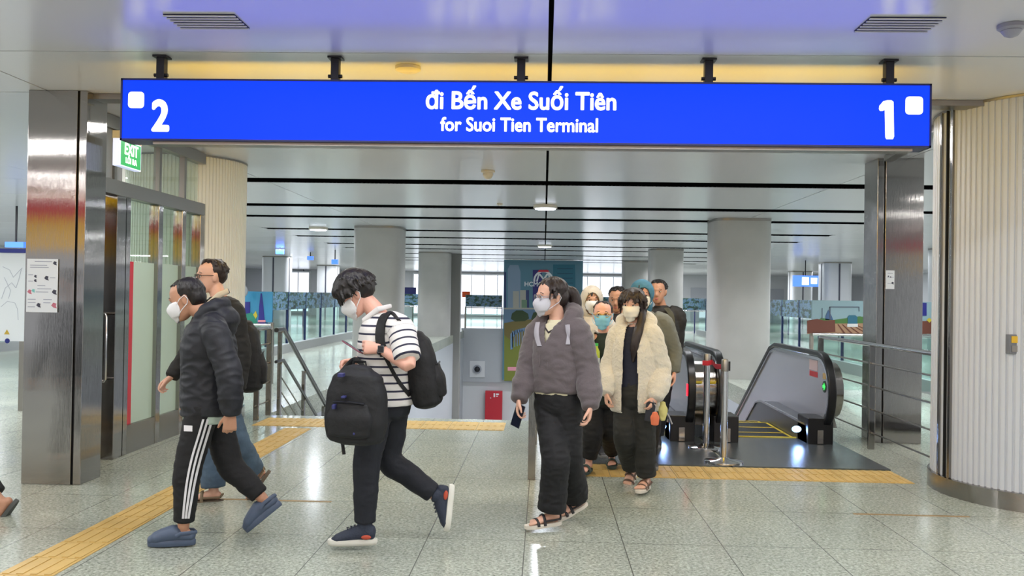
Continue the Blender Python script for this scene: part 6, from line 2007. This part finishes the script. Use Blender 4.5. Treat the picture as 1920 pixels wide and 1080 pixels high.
b = MB(); b.lathe(c, [(0.016, 0.068), (0.016, 0.092)], 14); part('bottle_cap', b, mat('green_cap', (70, 190, 90), 0.4), r, True)
b = MB(); b.lathe(c, [(0.031, -0.095), (0.031, -0.03)], 18); part('bottle_label', b, mat('pale_bottle_label', (206, 214, 216), 0.4), r, True)

# ---- the four at the back
def simple(Y0, hx, hy, face, label, scale, skin, top_m, leg_m, px, seed, mask=None, hooded=None, hairm=HAIRB, shR=None, shL=None, arms=None, body=None, lips=False, shoe_m=(40, 40, 44), hood_m=None):
    F = V((face[0], face[1], 0)).normalized(); S = left_of(F)
    k = F_PX / Y0
    d = dict(head=(hx, hy, 0), neck=(px, hy + 0.16 * k, 0.03), chest=(px, hy + 0.36 * k, 0.02), pelvis=(px, hy + 0.72 * k, 0.02))
    hw = 0.17 * scale * k
    d['shR'] = (px - hw, hy + 0.25 * k, .02); d['shL'] = (px + hw, hy + 0.25 * k, .0)
    d['elR'] = (px - hw * 1.25, hy + 0.53 * k, .04); d['elL'] = (px + hw * 1.25, hy + 0.53 * k, .02)
    d['wrR'] = (px - hw * 1.2, hy + 0.76 * k, -.08); d['wrL'] = (px + hw * 1.2, hy + 0.76 * k, -.08)
    gy = 555 + (px - 1020) * 0.0157 + 1.5 * k
    ay = gy - 0.11 * k
    py = hy + 0.77 * k
    d['hipR'] = (px - 0.085 * k, py, .02); d['hipL'] = (px + 0.085 * k, py, .02)
    d['knR'] = (px - 0.08 * k, (py + ay) / 2, -.06); d['knL'] = (px + 0.08 * k, (py + ay) / 2, 0.0)
    d['anR'] = (px - 0.08 * k, ay, 0); d['anL'] = (px + 0.08 * k, ay, 0)
    d.update(arms or {})
    J = joints(Y0, d)
    # keep both soles on the floor
    for s_ in 'LR':
        J['an' + s_].z = 0.11 * scale
    J['toeR'] = F - S * 0.15; J['toeL'] = F + S * 0.15
    p = Person(J, face, S, label, scale, skin, body_voxel=0.008, foot_s=0.86)
    p.trousers(leg_m, 0.098, 0.08, 0.066, (0.165, 0.13), 0.10, 0.03, seed, 'trousers', 0.007)
    ex = None
    if hooded:
        X = p.HM.to_3x3(); ax, ay_, az = X.col[0], X.col[1], X.col[2]
        def ex(mb):
            mb.ell(p.HM @ V((-0.022, 0, 0.022)), ax, ay_, az, 0.122, 0.108, 0.122, 22, 14)
            mb.ell(p.HM @ V((-0.035, 0, -0.08)), ax, ay_, az, 0.105, 0.100, 0.11, 22, 12)
    o = p.garment('jacket' if not hooded else 'hooded_jacket', [p.torso(-0.25, 0.18, 0.145, 0.178, 0.145, 0.188, 0.145, 0.178, extra=None if hooded else None), p.sleeve('L', 0.082, 0.072, 0.055), p.sleeve('R', 0.082, 0.072, 0.055)], top_m, 0.009, 0.008, seed=seed + 40)
    if hooded:
        h = p.garment('hood', [ex], hood_m or top_m, 0.007, 0.004, (12, 12, 12), 2, seed)
        bm = bmesh.new(); bm.from_mesh(h.data); L = rootloc(h); Mi = p.HM.inverted(); kill = []
        for f in bm.faces:
            q = Mi @ (f.calc_center_median() + L)
            if q.x > 0.0 and (q.y / 0.070) ** 2 + ((q.z + 0.035) / 0.108) ** 2 < 1:
                kill.append(f)
        bmesh.ops.delete(bm, geom=kill, context='FACES'); bm.to_mesh(h.data); bm.free()
        sm = h.modifiers.new('cloth', 'SOLIDIFY'); sm.thickness = 0.008; sm.offset = -1
    face_parts(p.HM, p.root, lips=lips, hairm=hairm)
    if mask:
        add_mask(p.HM, p.root, mask)
    if hooded:
        hair(p.HM, p.root, hairm, seed, [(-0.020, 0, 0.036, 0.093, 0.080, 0.080), (-0.02, 0.064, -0.04, 0.05, 0.016, 0.09), (-0.02, -0.064, -0.04, 0.05, 0.016, 0.09)], [(26, 0.3, 0.07, 0.3, -70, 70, 0.007)], 0.007)
    else:
        hair(p.HM, p.root, hairm, seed, [(-0.024, 0, 0.045, 0.094, 0.084, 0.086), (-0.056, 0, 0.005, 0.058, 0.075, 0.072)], [(120, 0.25, 0.05, 0.05, -180, 180, 0.009)], 0.007)
    for sd, FM in (('L', p.FML), ('R', p.FMR)):
        shoe('shoe', FM, scale, p.root, [mat('black_shoe_leather', shoe_m, 0.5), mat('grey_sole', (120, 120, 120), 0.7)], sd == 'L')
    return p


simple(8.35, 1110, 563, (0.02, -1, -0.02), 'person with a cream hood up and a white mask, farthest left of the group behind', 0.92, SKIN, mat('cream_hoodie_cloth', (206, 200, 190), 0.9), BLK, 1110, 61, MASKW, True, HAIRB)
simple(8.75, 1157, 561, (-0.25, -0.95, -0.12), 'dark haired person without a mask between the blue masked person and the teal hood', 0.95, SKIN2, mat('dark_grey_jacket', (44, 42, 46), 0.85), BLK, 1158, 67, None, None, HAIRB, lips=True)
p9 = simple(7.75, 1204, 554, (-0.02, -1, -0.04), 'person in a teal hood and olive grey jacket standing behind the fleece jacket woman', 0.97, SKIN3, mat('olive_grey_jacket', (112, 114, 106), 0.85, bump=(40, 0.3)), BLK, 1210, 71, MASKC, True, HAIRD,
            arms=dict(shL=(1246, 607, .0), elL=(1264, 656, .03), wrL=(1264, 697, -.02), shR=(1176, 607, .02), anR=(1196, 850, 0), anL=(1218, 850, 0.1), knL=(1222, 800, 0)), hood_m=mat('teal_hood_cloth', (62, 116, 142), 0.8))
simple(8.95, 1234, 547, (-0.28, -0.95, 0.0), 'bareheaded man in a black jacket at the back right of the group', 1.0, SKIN2, mat('black_shell_jacket', (38, 36, 34), 0.7), BLK, 1240, 79, None, None, HAIRB,
       arms=dict(anL=(1232, 840, 0), anR=(1214, 840, 0), knL=(1236, 780, 0), knR=(1218, 780, 0), hipL=(1246, 705, 0), hipR=(1222, 705, 0), elL=(1268, 650, 0.03), wrL=(1266, 685, 0)), lips=True)
r = thing('shoulder_bag_strap', 'olive strap over the left shoulder of the bareheaded man at the back', 'bag strap', at(1258, 640, 8.9))
b = MB(); P_, _ = cr([at(1250, 578, 8.86), at(1258, 590, 8.74), at(1262, 620, 8.73), at(1262, 660, 8.74)], [(0,)] * 4, 5); b.tube(P_, 0.028, 8, flat=0.25, ref=(1, 0, 0)); part('strap_webbing', b, mat('olive_webbing', (74, 72, 56), 0.8), r, True)

# ---- the walker leaving the frame at the left, only a rear foot in view
F = V((-1, -0.05, 0)); S = left_of(F)
Y0 = 5.62
J = joints(Y0, dict(head=(-110, 520, 0), neck=(-105, 575, 0), chest=(-100, 635, 0), pelvis=(-98, 735, 0),
                    shL=(-95, 608, -.17), elL=(-82, 690, -.2), wrL=(-95, 755, -.2), shR=(-105, 608, .17), elR=(-112, 690, .2), wrR=(-130, 745, .2),
                    hipL=(-100, 748, -.09), knL=(-140, 850, -.09), anL=(-160, 968, -.09), hipR=(-96, 748, .09), knR=(-62, 850, .09), anR=(-2, 938, .05)))
J['toeL'] = V((-1, 0, 0)); J['toeR'] = V((-.55, -.05, -.80))
p11 = Person(J, (-1, 0, -0.1), S, 'walking person stepping out of the photo at the left edge, one dark sandal showing', 0.98, SKIN2, body_voxel=0.010)
p11.trousers(BLK, 0.098, 0.08, 0.07, (0.165, 0.13), 0.1, 0.12, 81, 'trousers', 0.005, voxel=0.012)
p11.garment('shirt', [p11.torso(-0.2, 0.175, 0.14, 0.17, 0.135, 0.18, 0.14, 0.17), p11.sleeve('L', 0.078, 0.068, 0.05), p11.sleeve('R', 0.078, 0.068, 0.05)], NAVJ if False else NAVYJ, 0.012, 0.006, seed=83)
face_parts(p11.HM, p11.root)
hair(p11.HM, p11.root, HAIRB, 91, [(-0.026, 0, 0.040, 0.094, 0.084, 0.086)], [(50, 0.2, 0.04, 0.1, -180, 180, 0.009)], 0.009)
for sd, FM in (('L', p11.FML), ('R', p11.FMR)):
    shoe('slide', FM, 0.98, p11.root, [mat('dark_grey_sandal', (74, 78, 76), 0.6), mat('dark_grey_sandal', (74, 78, 76), 0.6)], sd == 'L')
